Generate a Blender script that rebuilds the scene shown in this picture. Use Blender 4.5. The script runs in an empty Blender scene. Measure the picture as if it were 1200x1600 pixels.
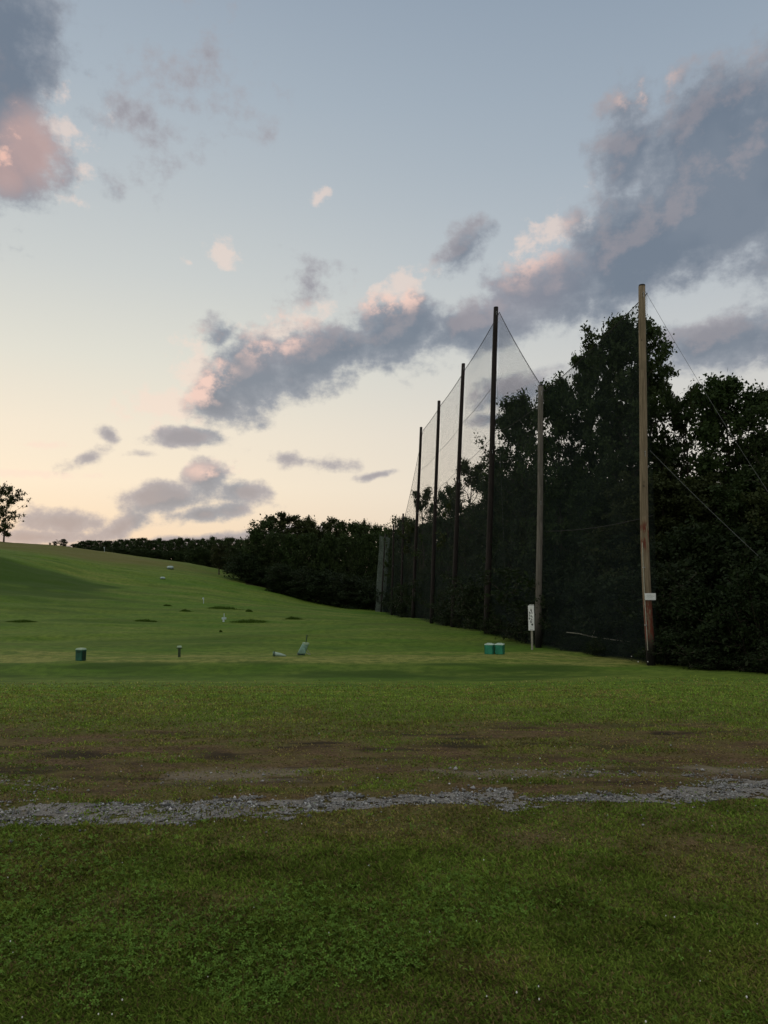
import bpy, math, random
import numpy as np
PI = math.pi
R = math.radians
scene = bpy.context.scene
COL = scene.collection
rng = np.random.default_rng(7)
random.seed(7)

# ------------------------------------------------------------------ camera model (used to turn bearings measured in the photo into places)
CAMZ = 1.65
F = 1156.0
P = R(5.2)
cP, sP = math.cos(P), math.sin(P)
def ray(px, row):
    v = 800.0 - row
    return (px - 600.0, F * cP - v * sP, F * sP + v * cP)
def zrow(row, d):
    r = ray(600, row); return CAMZ + d * r[2] / r[1]
def at(px, row, d):
    r = ray(px, row); k = d / r[1]
    return (r[0] * k, d, CAMZ + r[2] * k)
def pxs(n, row, d):            # metres covered by n photo pixels at distance d
    return n * d / ray(600, row)[1]

# ------------------------------------------------------------------ numpy noise
def _h(ix, iy, s):
    with np.errstate(over='ignore'):
        n = (ix.astype(np.int64) * 374761393 + iy.astype(np.int64) * 668265263 + s * 974634777) & 0xffffffff
        n = ((n ^ (n >> 13)) * 1274126177) & 0xffffffff
        n = n ^ (n >> 16)
    return (n & 0xffffff) / float(0xffffff)
def vnoise(x, y, s=0):
    x = np.asarray(x, float); y = np.asarray(y, float)
    ix = np.floor(x); iy = np.floor(y); fx = x - ix; fy = y - iy
    fx = fx * fx * (3 - 2 * fx); fy = fy * fy * (3 - 2 * fy)
    a = _h(ix, iy, s); b = _h(ix + 1, iy, s); c = _h(ix, iy + 1, s); d = _h(ix + 1, iy + 1, s)
    return (a * (1 - fx) + b * fx) * (1 - fy) + (c * (1 - fx) + d * fx) * fy
def fbm(x, y, o=4, s=0):
    t = 0; a = .5; w = 0
    for k in range(o):
        t = t + a * vnoise(x * 2 ** k, y * 2 ** k, s + k * 17); w += a; a *= .5
    return t / w
def sstep(a, b, x):
    t = np.clip((x - a) / (b - a), 0, 1); return t * t * (3 - 2 * t)

# ------------------------------------------------------------------ terrain
UC = np.array([-420, -150, 0, 80, 165, 300, 400, 500, 600, 760, 1020, 1300])
U = (UC - 600.0) / (F * cP)
DEP = np.array([34, 38.5, 48, 60, 70, 85, 95, 112, 130, 150, 170, 220, 300])
ROWS = {   # rows of the ground at those distances, read along each bearing
 -420: [1022, 1008, 985, 950, 925, 890, 866, 835, 828, 820, 812, 812, 815],
 -150: [1022, 1009, 991, 962, 938, 908, 890, 856, 848, 842, 836, 837, 842],
 0:    [1022, 1010, 995, 974, 955, 928, 910, 869, 862, 854, 847, 852, 858],
 80:   [1022, 1010, 995, 976, 960, 936, 920, 890, 872, 861, 851, 858, 864],
 165:  [1022, 1010, 995, 978, 963, 942, 929, 910, 889, 873, 863, 872, 878],
 300:  [1022, 1010, 994, 978, 966, 949, 939, 923, 905, 891, 881, 888, 893],
 400:  [1022, 1010, 992, 978, 968, 955, 947, 936, 923, 910, 903, 902, 902],
 500:  [1022, 1010, 991, 978, 970, 961, 957, 951, 944, 937, 932, 926, 918],
 600:  [1022, 1010, 990, 979, 973, 966, 963, 959, 955, 951, 948, 940, 930],
 760:  [1022, 1010, 990, 981, 975, 969, 966, 962, 958, 954, 951, 944, 932],
 1020: [1024, 1010, 990, 981, 975, 969, 966, 962, 958, 954, 951, 944, 932],
 1300: [1024, 1010, 990, 981, 975, 969, 966, 962, 958, 954, 951, 944, 932]}
ND = np.array([0, 6, 7.5, 12, 20, 27, 29.5, 31])
NZ = [0, 0, -.02, -.3, -1.15, -1.78, -1.60, -1.60]
NZR = [0, 0, -.02, -.3, -1.05, -1.66, -1.74, -1.74]
TD = np.concatenate([np.arange(0, 60, .5), np.arange(60, 310, 2.5)])
def pchip(x, y, q):
    h = np.diff(x); d = np.diff(y) / h; m = np.zeros_like(y)
    for i in range(1, len(x) - 1):
        if d[i - 1] * d[i] > 0:
            w1 = 2 * h[i] + h[i - 1]; w2 = h[i] + 2 * h[i - 1]
            m[i] = (w1 + w2) / (w1 / d[i - 1] + w2 / d[i])
    m[0] = d[0]; m[-1] = d[-1]
    k = np.clip(np.searchsorted(x, q) - 1, 0, len(x) - 2)
    t = (q - x[k]) / h[k]
    return ((2*t**3 - 3*t**2 + 1) * y[k] + (t**3 - 2*t**2 + t) * h[k] * m[k]
            + (-2*t**3 + 3*t**2) * y[k+1] + (t**3 - t**2) * h[k] * m[k+1])
TAB = []
for c in UC:
    zz = [zrow(r, d) for r, d in zip(ROWS[int(c)], DEP)]
    nz = NZR if c >= 1020 else NZ
    TAB.append(pchip(np.concatenate([ND, DEP]).astype(float), np.array(list(nz) + zz), TD))
TAB = np.array(TAB)
UU = np.linspace(U[0], U[-1], 161)
TABF = np.array([pchip(U, TAB[:, k], UU) for k in range(len(TD))])     # [depth, u]
def ground(x, y):
    x = np.asarray(x, float); y = np.asarray(y, float)
    yy = np.clip(y, 1.0, 300.0)
    u = np.clip(x / np.maximum(yy, 6.0), UU[0], UU[-1])
    fd = np.interp(yy, TD, np.arange(len(TD))); fu = (u - UU[0]) / (UU[1] - UU[0])
    i = np.clip(fd.astype(int), 0, len(TD) - 2); j = np.clip(fu.astype(int), 0, 159)
    a = fd - i; b = fu - j
    z = (TABF[i, j] * (1 - a) * (1 - b) + TABF[i + 1, j] * a * (1 - b) + TABF[i, j + 1] * (1 - a) * b + TABF[i + 1, j + 1] * a * b)
    far = sstep(14, 60, np.hypot(x, y))
    z = z + (fbm(x / 9, y / 5, 3, 3) - .5) * .62 * far
    z = z + (fbm(x / 1.6, y / 1.1, 3, 5) - .5) * .05
    # sand-edge like hollows on the range are left to the tall grass; wheel ruts near the track
    rut = np.exp(-((y - 8.6 - .25 * np.sin(x * .5)) / .16) ** 2) * sstep(.45, .6, fbm(x / 2.2, y * 2, 2, 11))
    z = z - .035 * rut
    return z
def gz(x, y): return float(ground(np.array([x]), np.array([y]))[0])

# wear masks: gravel track, bare soil
def track_y(x): return 5.62 + .072 * x + .06 * np.sin(x * 1.3 + .5) + .10 * sstep(2, 4, x)
def m_gravel(x, y):
    dy = y - track_y(x) - (fbm(x * .7, y * .1, 2, 20) - .5) * .35
    w = .07 + .24 * sstep(.25, .75, fbm(x * 1.3, y * .6, 3, 21)) + .18 * sstep(.6, 3.0, x) + .09 * sstep(-.8, -2.6, x)
    v = 1 - np.abs(dy) / w                                      # 1 at the middle of the track, 0 at its edge
    n = (fbm(x * 1.5, y * 3.2, 3, 22) - .5) * 2.9 + (fbm(x * 8, y * 13, 3, 23) - .5) * 1.3
    sp = np.exp(-((y - 6.35 - .05 * x) / .22) ** 2) * (sstep(.6, 1.6, x) * sstep(3.6, 2.4, x) + sstep(-2.1, -2.7, x))
    g1 = sstep(-.10, .45, v + n * np.clip(1 - np.maximum(v, 0), .35, 1)) * sstep(-.9, -.2, v)
    return np.clip(g1 + sp * sstep(.45, .62, fbm(x * 3, y * 8, 3, 24)) * .8, 0, 1)
def m_soil(x, y):
    n = fbm(x * .55, y * 1.1, 4, 31); n2 = fbm(x * 1.6, y * 5, 4, 33)
    band = sstep(5.4, 6.1, y) * sstep(9.8, 7.4, y + (n - .5) * 2.6)
    near = sstep(4.5, 5.1, y + .05 * x) * sstep(6.2, 5.6, y) * sstep(.38, .58, n)
    side = sstep(.6, 2.2, x) * sstep(3.2, 4.2, y) * sstep(5.6, 4.9, y) * sstep(.46, .62, n2) * .5
    spots = sstep(.56, .68, fbm(x * 1.1 + 9, y * 1.8, 4, 35)) * sstep(7, 5, y) * .35
    return np.clip(band * (.62 + 2.8 * (n2 - .45)) + near * .45 + side + spots, 0, 1)
def m_pale(x, y):        # dry pale soil showing in patches of the second wheel track
    b = np.exp(-((y - 6.55 - .05 * x) / .22) ** 2)
    return b * sstep(.52, .64, fbm(x * 1.3 + 3, y * 4.5, 4, 41)) * .75
def m_wet(x, y):         # dark damp ruts
    b = np.exp(-((y - 7.9 - .12 * x) / .8) ** 2) + .6 * np.exp(-((y - 6.4) / .5) ** 2)
    return np.clip(b * sstep(.55, .72, fbm(x * 1.3 + 7, y * 5.5, 5, 45)) * .8, 0, 1)

# ------------------------------------------------------------------ materials
def new_mat(name):
    m = bpy.data.materials.new(name); m.use_nodes = True
    nt = m.node_tree; b = nt.nodes['Principled BSDF']; return m, nt, b
def L(nt, a, b): nt.links.new(a, b)
def mixc(nt, fac, a, b, mode='MIX'):
    n = nt.nodes.new('ShaderNodeMix'); n.data_type = 'RGBA'; n.blend_type = mode
    for s, v in ((0, fac), (6, a), (7, b)):
        if hasattr(v, 'is_output'): L(nt, v, n.inputs[s])
        else: n.inputs[s].default_value = v if s == 0 else (*v[:3], 1)
    return n.outputs[2]
def noise(nt, scale, detail=4, rough=.55, vec=None):
    n = nt.nodes.new('ShaderNodeTexNoise'); n.inputs['Scale'].default_value = scale
    n.inputs['Detail'].default_value = detail; n.inputs['Roughness'].default_value = rough
    if vec is not None: L(nt, vec, n.inputs['Vector'])
    return n.outputs['Fac']
def rampf(nt, src, lo, hi):
    n = nt.nodes.new('ShaderNodeMapRange'); n.interpolation_type = 'SMOOTHSTEP'
    n.inputs['From Min'].default_value = lo; n.inputs['From Max'].default_value = hi
    L(nt, src, n.inputs['Value']); return n.outputs['Result']
def mapping(nt, src, sc, rot=(0, 0, 0)):
    n = nt.nodes.new('ShaderNodeMapping'); n.inputs['Scale'].default_value = sc; n.inputs['Rotation'].default_value = rot
    L(nt, src, n.inputs['Vector']); return n.outputs['Vector']
def attr(nt, name):
    n = nt.nodes.new('ShaderNodeAttribute'); n.attribute_name = name; return n
def tex(nt, k='Object'): 
    return nt.nodes.new('ShaderNodeTexCoord').outputs[k]
def bump(nt, b, h, s, d=.02):
    n = nt.nodes.new('ShaderNodeBump'); n.inputs['Strength'].default_value = s; n.inputs['Distance'].default_value = d
    L(nt, h, n.inputs['Height']); L(nt, n.outputs[0], b.inputs['Normal'])

def simple(name, col, rough=.7, var=.25, scale=6, metal=0, bmp=.2):
    m, nt, b = new_mat(name)
    t = tex(nt)
    f = noise(nt, scale, 5, .6, t)
    c = mixc(nt, rampf(nt, f, .3, .7), [k * (1 - var) for k in col], [min(1, k * (1 + var)) for k in col])
    L(nt, c, b.inputs['Base Color']); b.inputs['Roughness'].default_value = rough; b.inputs['Metallic'].default_value = metal
    b.inputs['Specular IOR Level'].default_value = .3
    if bmp: bump(nt, b, f, bmp)
    return m

G = 1.0
def mat_ground():
    m, nt, b = new_mat('turf')
    pos = nt.nodes.new('ShaderNodeNewGeometry').outputs['Position']
    flat = mapping(nt, pos, (1, 1, .2))
    big = noise(nt, .05, 4, .6, flat); mid = noise(nt, .35, 5, .6, flat); fine = noise(nt, 2.2, 6, .75, flat); tiny = noise(nt, 38, 4, .7, flat)
    st = noise(nt, 1.0, 5, .65, mapping(nt, pos, (.035, .30, .1), (0, 0, R(4))))
    g1 = (.090, .178, .016); g2 = (.130, .200, .022); g3 = (.060, .134, .012)
    c = mixc(nt, rampf(nt, big, .35, .65), g1, g2)
    c = mixc(nt, rampf(nt, mid, .45, .75), c, g3)
    c = mixc(nt, rampf(nt, st, .42, .68), c, (.160, .205, .030))
    dry = attr(nt, 'dry').outputs['Fac']
    c = mixc(nt, dry, c, (.27, .27, .070))
    lush_shade = attr(nt, 'lush_shade').outputs['Fac']
    c = mixc(nt, lush_shade, c, (.030, .060, .008))  # dark green streaks, plus shade painted on the tee bank and the mound
    c = mixc(nt, rampf(nt, fine, .38, .66), c, mixc(nt, .8, c, (.045, .085, .010)))
    c = mixc(nt, rampf(nt, tiny, .40, .62), c, mixc(nt, .5, c, (.04, .075, .010)))
    heath = attr(nt, 'heath').outputs['Fac']
    c = mixc(nt, heath, c, (.120, .105, .034))
    th = attr(nt, 'thatch').outputs['Fac']
    c = mixc(nt, th, c, mixc(nt, rampf(nt, tiny, .3, .7), (.062, .068, .018), (.140, .125, .038)))
    soil = attr(nt, 'soil').outputs['Fac']
    sc = mixc(nt, rampf(nt, tiny, .35, .65), (.045, .028, .014), (.160, .105, .055))
    sc = mixc(nt, rampf(nt, noise(nt, 1.0, 6, .75, mapping(nt, pos, (1.6, 5, 1))), .42, .60), sc, mixc(nt, .6, sc, (.045, .030, .014)))
    sc = mixc(nt, rampf(nt, fine, .40, .75), sc, (.100, .088, .026))
    sc = mixc(nt, attr(nt, 'wet').outputs['Fac'], sc, (.020, .014, .008))
    c = mixc(nt, soil, c, sc)
    c = mixc(nt, attr(nt, 'wet').outputs['Fac'], c, (.022, .017, .009))
    pale = attr(nt, 'pale').outputs['Fac']
    c = mixc(nt, pale, c, mixc(nt, rampf(nt, tiny, .3, .7), (.13, .105, .07), (.22, .185, .13)))
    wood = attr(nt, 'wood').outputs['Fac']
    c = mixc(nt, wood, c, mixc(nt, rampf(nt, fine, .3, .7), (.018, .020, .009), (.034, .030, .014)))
    L(nt, c, b.inputs['Base Color']); b.inputs['Roughness'].default_value = 1
    b.inputs['Specular IOR Level'].default_value = .08
    bump(nt, b, tiny, .5, .02)
    return m
def mat_attr(name, rough=.6, trans=0., spec=.2, scale=None):
    m, nt, b = new_mat(name)
    c = attr(nt, 'tint').outputs['Color']
    L(nt, c, b.inputs['Base Color']); b.inputs['Roughness'].default_value = rough
    b.inputs['Specular IOR Level'].default_value = spec
    if trans:
        out = nt.nodes['Material Output']
        tr = nt.nodes.new('ShaderNodeBsdfTranslucent'); L(nt, c, tr.inputs['Color'])
        mx = nt.nodes.new('ShaderNodeMixShader'); mx.inputs[0].default_value = trans
        L(nt, b.outputs[0], mx.inputs[1]); L(nt, tr.outputs[0], mx.inputs[2]); L(nt, mx.outputs[0], out.inputs['Surface'])
    return m
def mat_leaf(name, c1, c2, trans=.25):
    m, nt, b = new_mat(name)
    a = attr(nt, 'tone').outputs['Fac']
    b.inputs['Specular IOR Level'].default_value = .1
    oi = nt.nodes.new('ShaderNodeObjectInfo').outputs['Random']
    c = mixc(nt, a, c1, c2)
    c = mixc(nt, oi, c, mixc(nt, .35, c, (c2[0] * .8, c2[1] * .6, c2[2])))
    L(nt, c, b.inputs['Base Color']); b.inputs['Roughness'].default_value = .6; b.inputs['Specular IOR Level'].default_value = .1
    out = nt.nodes['Material Output']
    tr = nt.nodes.new('ShaderNodeBsdfTranslucent'); L(nt, c, tr.inputs['Color'])
    mx = nt.nodes.new('ShaderNodeMixShader'); mx.inputs[0].default_value = trans
    L(nt, b.outputs[0], mx.inputs[1]); L(nt, tr.outputs[0], mx.inputs[2]); L(nt, mx.outputs[0], out.inputs['Surface'])
    return m
def mat_pole(name, base, dark, red=False):
    m, nt, b = new_mat(name)
    t = tex(nt)
    grain = noise(nt, 1.0, 6, .65, mapping(nt, t, (16, 16, .9)))
    blot = noise(nt, 1.3, 4, .6, t); knots = noise(nt, 1.0, 2, .5, mapping(nt, t, (4, 4, 2.2)))
    c = mixc(nt, rampf(nt, grain, .35, .65), dark, base)
    c = mixc(nt, rampf(nt, blot, .5, .72), c, [k * .6 for k in base])
    c = mixc(nt, rampf(nt, knots, .70, .76), c, [k * .25 for k in base])
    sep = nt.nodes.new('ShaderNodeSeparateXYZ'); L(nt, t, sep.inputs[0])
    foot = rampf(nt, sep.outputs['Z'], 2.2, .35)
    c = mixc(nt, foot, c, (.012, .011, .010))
    if red:
        rn = noise(nt, 1.0, 5, .7, mapping(nt, t, (9, 9, 2.4)))
        def band(lo, hi):
            a = rampf(nt, sep.outputs['Z'], lo - .15, lo + .15); d = rampf(nt, sep.outputs['Z'], hi + .2, hi - .2)
            k = nt.nodes.new('ShaderNodeMath'); k.operation = 'MULTIPLY'; L(nt, a, k.inputs[0]); L(nt, d, k.inputs[1]); return k.outputs[0]
        for lo, hi, th in ((4.6, 5.7, .47), (1.0, 2.62, .42)):
            k = nt.nodes.new('ShaderNodeMath'); k.operation = 'MULTIPLY'
            L(nt, band(lo, hi), k.inputs[0]); L(nt, rampf(nt, rn, th, th + .1), k.inputs[1])
            c = mixc(nt, k.outputs[0], c, (.125, .036, .022))
    L(nt, c, b.inputs['Base Color']); b.inputs['Roughness'].default_value = .85; b.inputs['Specular IOR Level'].default_value = .2
    bump(nt, b, grain, .6, .01)
    return m
def mat_net(name, cell, w, col, slack=0):
    m, nt, b = new_mat(name)
    uv = tex(nt, 'UV'); sep = nt.nodes.new('ShaderNodeSeparateXYZ'); L(nt, mapping(nt, uv, (1, 1, 1), (0, 0, R(45))), sep.inputs[0])
    outs = []
    for ax in ('X', 'Y'):
        a = nt.nodes.new('ShaderNodeMath'); a.operation = 'MULTIPLY'; a.inputs[1].default_value = 1 / cell; L(nt, sep.outputs[ax], a.inputs[0])
        f = nt.nodes.new('ShaderNodeMath'); f.operation = 'FRACT'; L(nt, a.outputs[0], f.inputs[0])
        g = nt.nodes.new('ShaderNodeMath'); g.operation = 'LESS_THAN'; g.inputs[1].default_value = w; L(nt, f.outputs[0], g.inputs[0])
        outs.append(g.outputs[0])
    mx = nt.nodes.new('ShaderNodeMath'); mx.operation = 'MAXIMUM'; L(nt, outs[0], mx.inputs[0]); L(nt, outs[1], mx.inputs[1])
    L(nt, mx.outputs[0], b.inputs['Alpha'])
    n = noise(nt, .6, 4, .6, uv)
    L(nt, mixc(nt, rampf(nt, n, .3, .7), [k * .7 for k in col], [k * 1.25 for k in col]), b.inputs['Base Color'])
    b.inputs['Roughness'].default_value = .9; b.inputs['Specular IOR Level'].default_value = .02
    return m

M = {}
M['turf'] = mat_ground()
M['blade'] = mat_attr('grass_blade', .8, .35, .03)
M['pebble'] = mat_attr('crushed_stone', .9, 0, .2)
M['petal'] = simple('clover_petal', (.62, .62, .56), .7, .1)
M['leaf_a'] = mat_leaf('leaf_dark', (.018, .036, .010), (.042, .068, .018))
M['leaf_b'] = mat_leaf('leaf_olive', (.022, .034, .010), (.048, .062, .018))
M['leaf_c'] = mat_leaf('leaf_bush', (.012, .024, .008), (.026, .042, .013))
M['bark'] = simple('bark', (.045, .036, .027), .95, .4, 9, 0, .6)
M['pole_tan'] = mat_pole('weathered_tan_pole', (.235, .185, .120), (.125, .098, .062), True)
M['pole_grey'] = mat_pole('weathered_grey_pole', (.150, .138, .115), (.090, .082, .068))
M['pole_dark'] = mat_pole('creosoted_pole', (.026, .020, .017), (.012, .010, .009))
M['net'] = mat_net('net_cord', .045, .145, (.022, .032, .031))
M['net_end'] = mat_net('net_cord_pale', .045, .36, (.11, .135, .115))
M['rope'] = simple('rope_black', (.02, .02, .02), .8, .2)
M['steel'] = simple('galvanised_steel', (.26, .27, .27), .5, .15, 20, .6, 0)
M['cable'] = simple('dull_steel_cable', (.12, .13, .13), .7, .15, 20, 0, 0)
M['white'] = simple('white_painted_board', (.78, .80, .77), .6, .12, 5)
M['plaque'] = simple('white_notice', (.66, .68, .66), .55, .1, 9)
M['black'] = simple('black_lettering', (.035, .05, .045), .6, .1)
M['faint'] = simple('faded_lettering', (.33, .36, .34), .6, .1)
M['timber'] = simple('post_timber', (.30, .29, .23), .85, .25, 14)
M['green_bin'] = simple('green_painted_metal', (.018, .085, .055), .45, .2, 4)
M['green_dark'] = simple('dark_green_metal', (.012, .030, .018), .5, .2, 4)
M['lid'] = simple('pale_green_lid', (.26, .36, .24), .5, .15, 6)
M['teal'] = simple('green_coated_wire', (.022, .20, .115), .45, .2, 5)
M['wire_white'] = simple('white_coated_wire', (.55, .70, .60), .45, .1)
M['bag'] = simple('pale_green_bag_cloth', (.15, .25, .19), .75, .25, 7)
M['bag_lying'] = simple('pale_plastic', (.30, .40, .32), .5, .2, 7)
M['bag_dark'] = simple('dark_green_rim', (.012, .04, .02), .6, .2)
M['flagcloth'] = simple('pale_marker_cloth', (.42, .50, .50), .8, .2, 5)
M['marker'] = simple('pale_marker_plastic', (.36, .46, .44), .6, .2, 5)
M['post_green'] = simple('dark_green_post', (.030, .050, .020), .7, .2, 9)

# ------------------------------------------------------------------ mesh helpers
def mesh_np(name, V, Fc, mat, attrs=None, smooth=False, uv=None):
    """V (n,3), Fc (m,k) one polygon size; attrs {name: (kind, array)}"""
    me = bpy.data.meshes.new(name)
    V = np.asarray(V, np.float32); Fc = np.asarray(Fc, np.int32); m, k = Fc.shape
    me.vertices.add(len(V)); me.vertices.foreach_set('co', V.ravel())
    me.loops.add(m * k); me.loops.foreach_set('vertex_index', Fc.ravel())
    me.polygons.add(m); me.polygons.foreach_set('loop_start', np.arange(m, dtype=np.int32) * k)
    if smooth: me.polygons.foreach_set('use_smooth', np.ones(m, bool))
    if attrs:
        for n, (kd, arr) in attrs.items():
            if kd == 'c':
                a = me.attributes.new(n, 'FLOAT_COLOR', 'POINT'); a.data.foreach_set('color', np.asarray(arr, np.float32).ravel())
            else:
                a = me.attributes.new(n, 'FLOAT', 'POINT'); a.data.foreach_set('value', np.asarray(arr, np.float32).ravel())
    if uv is not None:
        l = me.uv_layers.new(name='UVMap'); l.data.foreach_set('uv', np.asarray(uv, np.float32)[Fc.ravel()].ravel())
    me.update(calc_edges=True); me.validate()
    me.materials.append(mat)
    return me
def link(name, me, parent=None, loc=None):
    o = bpy.data.objects.new(name, me); COL.objects.link(o)
    if parent: o.parent = parent
    if loc: o.location = loc
    return o
def tag(o, label=None, cat=None, group=None, kind=None):
    if label: o['label'] = label
    if cat: o['category'] = cat
    if group: o['group'] = group
    if kind: o['kind'] = kind
    return o
def empty(name, loc, rz=0, label=None, cat=None, group=None):
    o = bpy.data.objects.new(name, None); COL.objects.link(o); o.location = loc; o.rotation_euler = (0, 0, rz)
    o.empty_display_size = .2
    return tag(o, label, cat, group)
class MB:
    """collects shapes, then builds ONE mesh object"""
    def __init__(s): s.v = []; s.f = []
    def add(s, V, Fs):
        b = len(s.v); s.v += [tuple(map(float, p)) for p in V]; s.f += [tuple(i + b for i in f) for f in Fs]; return s
    def box(s, c, h, rz=0, taper=1., bev=0.0):
        cx, cy, cz = c; hx, hy, hz = h; V = []
        ca, sa = math.cos(rz), math.sin(rz)
        levels = [(-hz, 1 - (bev / max(hx, hy) if bev else 0)), (-hz + bev, 1), (hz - bev, taper), (hz, taper * (1 - (bev / max(hx, hy) if bev else 0)))] if bev else [(-hz, 1), (hz, taper)]
        for z, k in levels:
            for x, y in ((-hx, -hy), (hx, -hy), (hx, hy), (-hx, hy)):
                x, y = x * k, y * k
                V.append((cx + x * ca - y * sa, cy + x * sa + y * ca, cz + z))
        Fs = [(3, 2, 1, 0)]; n = len(levels)
        for l in range(n - 1):
            for i in range(4): Fs.append((l * 4 + i, l * 4 + (i + 1) % 4, l * 4 + 4 + (i + 1) % 4, l * 4 + 4 + i))
        Fs.append(tuple(range((n - 1) * 4, n * 4)))
        return s.add(V, Fs)
    def tube(s, pts, rad, n=8, cap=True):
        pts = [np.array(p, float) for p in pts]
        if not hasattr(rad, '__len__'): rad = [rad] * len(pts)
        V = []; up = np.array([0, 0, 1.])
        for i, p in enumerate(pts):
            t = pts[min(i + 1, len(pts) - 1)] - pts[max(i - 1, 0)]; t /= (np.linalg.norm(t) + 1e-9)
            ref = up if abs(t[2]) < .9 else np.array([1., 0, 0])
            a = np.cross(ref, t); a /= np.linalg.norm(a); b = np.cross(t, a)
            for k in range(n):
                q = 2 * PI * k / n; V.append(p + (a * math.cos(q) + b * math.sin(q)) * rad[i])
        Fs = [(i * n + k, i * n + (k + 1) % n, (i + 1) * n + (k + 1) % n, (i + 1) * n + k) for i in range(len(pts) - 1) for k in range(n)]
        if cap: Fs += [tuple(range(n - 1, -1, -1)), tuple(range((len(pts) - 1) * n, len(pts) * n))]
        return s.add(V, Fs)
    def build(s, name, mat, parent=None, loc=None, smooth=False):
        me = bpy.data.meshes.new(name); me.from_pydata(s.v, [], s.f); me.update()
        if smooth: me.polygons.foreach_set('use_smooth', [True] * len(me.polygons))
        me.materials.append(mat)
        return link(name, me, parent, loc)

# ------------------------------------------------------------------ ground sheet
PXP = [(13.6, 24.0), (10.8, 30), (8.05, 38.5), (6.55, 48), (5.45, 59.5), (4.45, 71), (3.3, 82.3), (2.4, 94), (1.35, 106), (-1.0, 118)]
def net_x(y):
    ys = [p[1] for p in PXP]; xs = [p[0] for p in PXP]
    return np.interp(y, ys, xs)
def build_ground():
    th = np.concatenate([np.linspace(-PI, -.72, 46)[:-1], np.linspace(-.72, .72, 521), np.linspace(.72, PI, 46)[1:-1]])
    rr = np.concatenate([np.linspace(.05, 2.0, 14)[:-1], np.geomspace(2.0, 420, 860), np.geomspace(420, 4000, 14)[1:]])
    T, RR = np.meshgrid(th, rr); x = (RR * np.sin(T)).ravel(); y = (RR * np.cos(T)).ravel()
    z = ground(x, y)
    r = np.hypot(x, y)
    m = sstep(14, 4, r)
    z = z + (fbm(x * 5, y * 5, 3, 61) - .5) * .03 * m
    gr = m_gravel(x, y) * sstep(12, 9, r)
    z = z - .012 * gr
    z = np.where(r > 320, z * sstep(3000, 320, r), z)
    nt_, nr = len(th), len(rr)
    idx = np.arange(nt_ * nr).reshape(nr, nt_)
    nxt = np.roll(idx, -1, axis=1)
    Fc = np.stack([idx[:-1], nxt[:-1], nxt[1:], idx[1:]], -1).reshape(-1, 4)[:, ::-1]
    soil = m_soil(x, y) * sstep(30, 12, r); pale = m_pale(x, y); wet = m_wet(x, y)
    tee = 1.7 * sstep(28.9, 29.8, y) * sstep(36.5, 33.0, y) * sstep(13, 9.5, x) * (.25 + .95 * sstep(.35, .65, fbm(x / 2.5, y / .9, 4, 71)))
    dry = np.clip(tee * .75 + .25 * sstep(.5, .7, fbm(x / 6, y / 3, 4, 75)) * sstep(12, 20, y) * sstep(60, 30, y), 0, 1)
    bn = (fbm(x / 2.5, y / 2, 4, 76) - .5) * 4.5
    lush_shade = sstep(23.5, 27.5, y + bn) * sstep(30.0, 28.6, y + bn * .25) * (.25 + 1.0 * sstep(.3, .7, fbm(x / 2.2, y * 1.2, 4, 77))) * sstep(11, 6, x + bn)  # shaded bank face below the tee, painted dark into the turf
    lush_shade = lush_shade + .75 * np.exp(-((y - 21.2 - .012 * x) / .45) ** 2) * sstep(-2, -6, x)
    # shade painted dark on the mound's near face and lip; brown heath on the far crest
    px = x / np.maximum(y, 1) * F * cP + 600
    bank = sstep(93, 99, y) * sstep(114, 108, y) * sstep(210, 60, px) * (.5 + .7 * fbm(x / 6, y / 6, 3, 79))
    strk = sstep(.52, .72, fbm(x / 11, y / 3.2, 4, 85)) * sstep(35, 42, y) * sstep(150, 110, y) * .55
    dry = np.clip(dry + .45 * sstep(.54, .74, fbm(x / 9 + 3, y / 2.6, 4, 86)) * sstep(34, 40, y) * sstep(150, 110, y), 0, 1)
    lush_shade = lush_shade + strk
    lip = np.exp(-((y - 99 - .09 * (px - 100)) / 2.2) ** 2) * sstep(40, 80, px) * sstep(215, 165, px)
    lush_shade = np.clip(lush_shade * .8 + bank * 1.5 + lip * 1.2 + .45 * sstep(70, 92, y) * sstep(112, 96, y) * sstep(250, 100, px), 0, .95)
    heath = sstep(132, 155, y) * sstep(460, 60, px) * (.55 + .9 * fbm(x / 14, y / 10, 3, 81)) * (px < 700)
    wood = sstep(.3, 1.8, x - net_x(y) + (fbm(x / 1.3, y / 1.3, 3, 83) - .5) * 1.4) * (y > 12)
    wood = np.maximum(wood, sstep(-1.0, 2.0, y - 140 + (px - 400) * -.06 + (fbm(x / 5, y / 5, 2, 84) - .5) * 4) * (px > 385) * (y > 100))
    a = {k: ('f', v) for k, v in dict(thatch=sstep(15, 8, r) * .9, wet=wet, soil=soil, pale=pale, dry=dry, lush_shade=lush_shade, heath=np.clip(heath, 0, .8), wood=wood).items()}
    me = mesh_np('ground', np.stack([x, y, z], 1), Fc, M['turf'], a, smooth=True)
    tag(link('ground', me), kind='structure')
build_ground()

def surf(x, y):
    r = np.hypot(x, y)
    return ground(x, y) + (fbm(x * 5, y * 5, 3, 61) - .5) * .03 * sstep(14, 4, r) - .012 * m_gravel(x, y) * sstep(12, 9, r)

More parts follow.
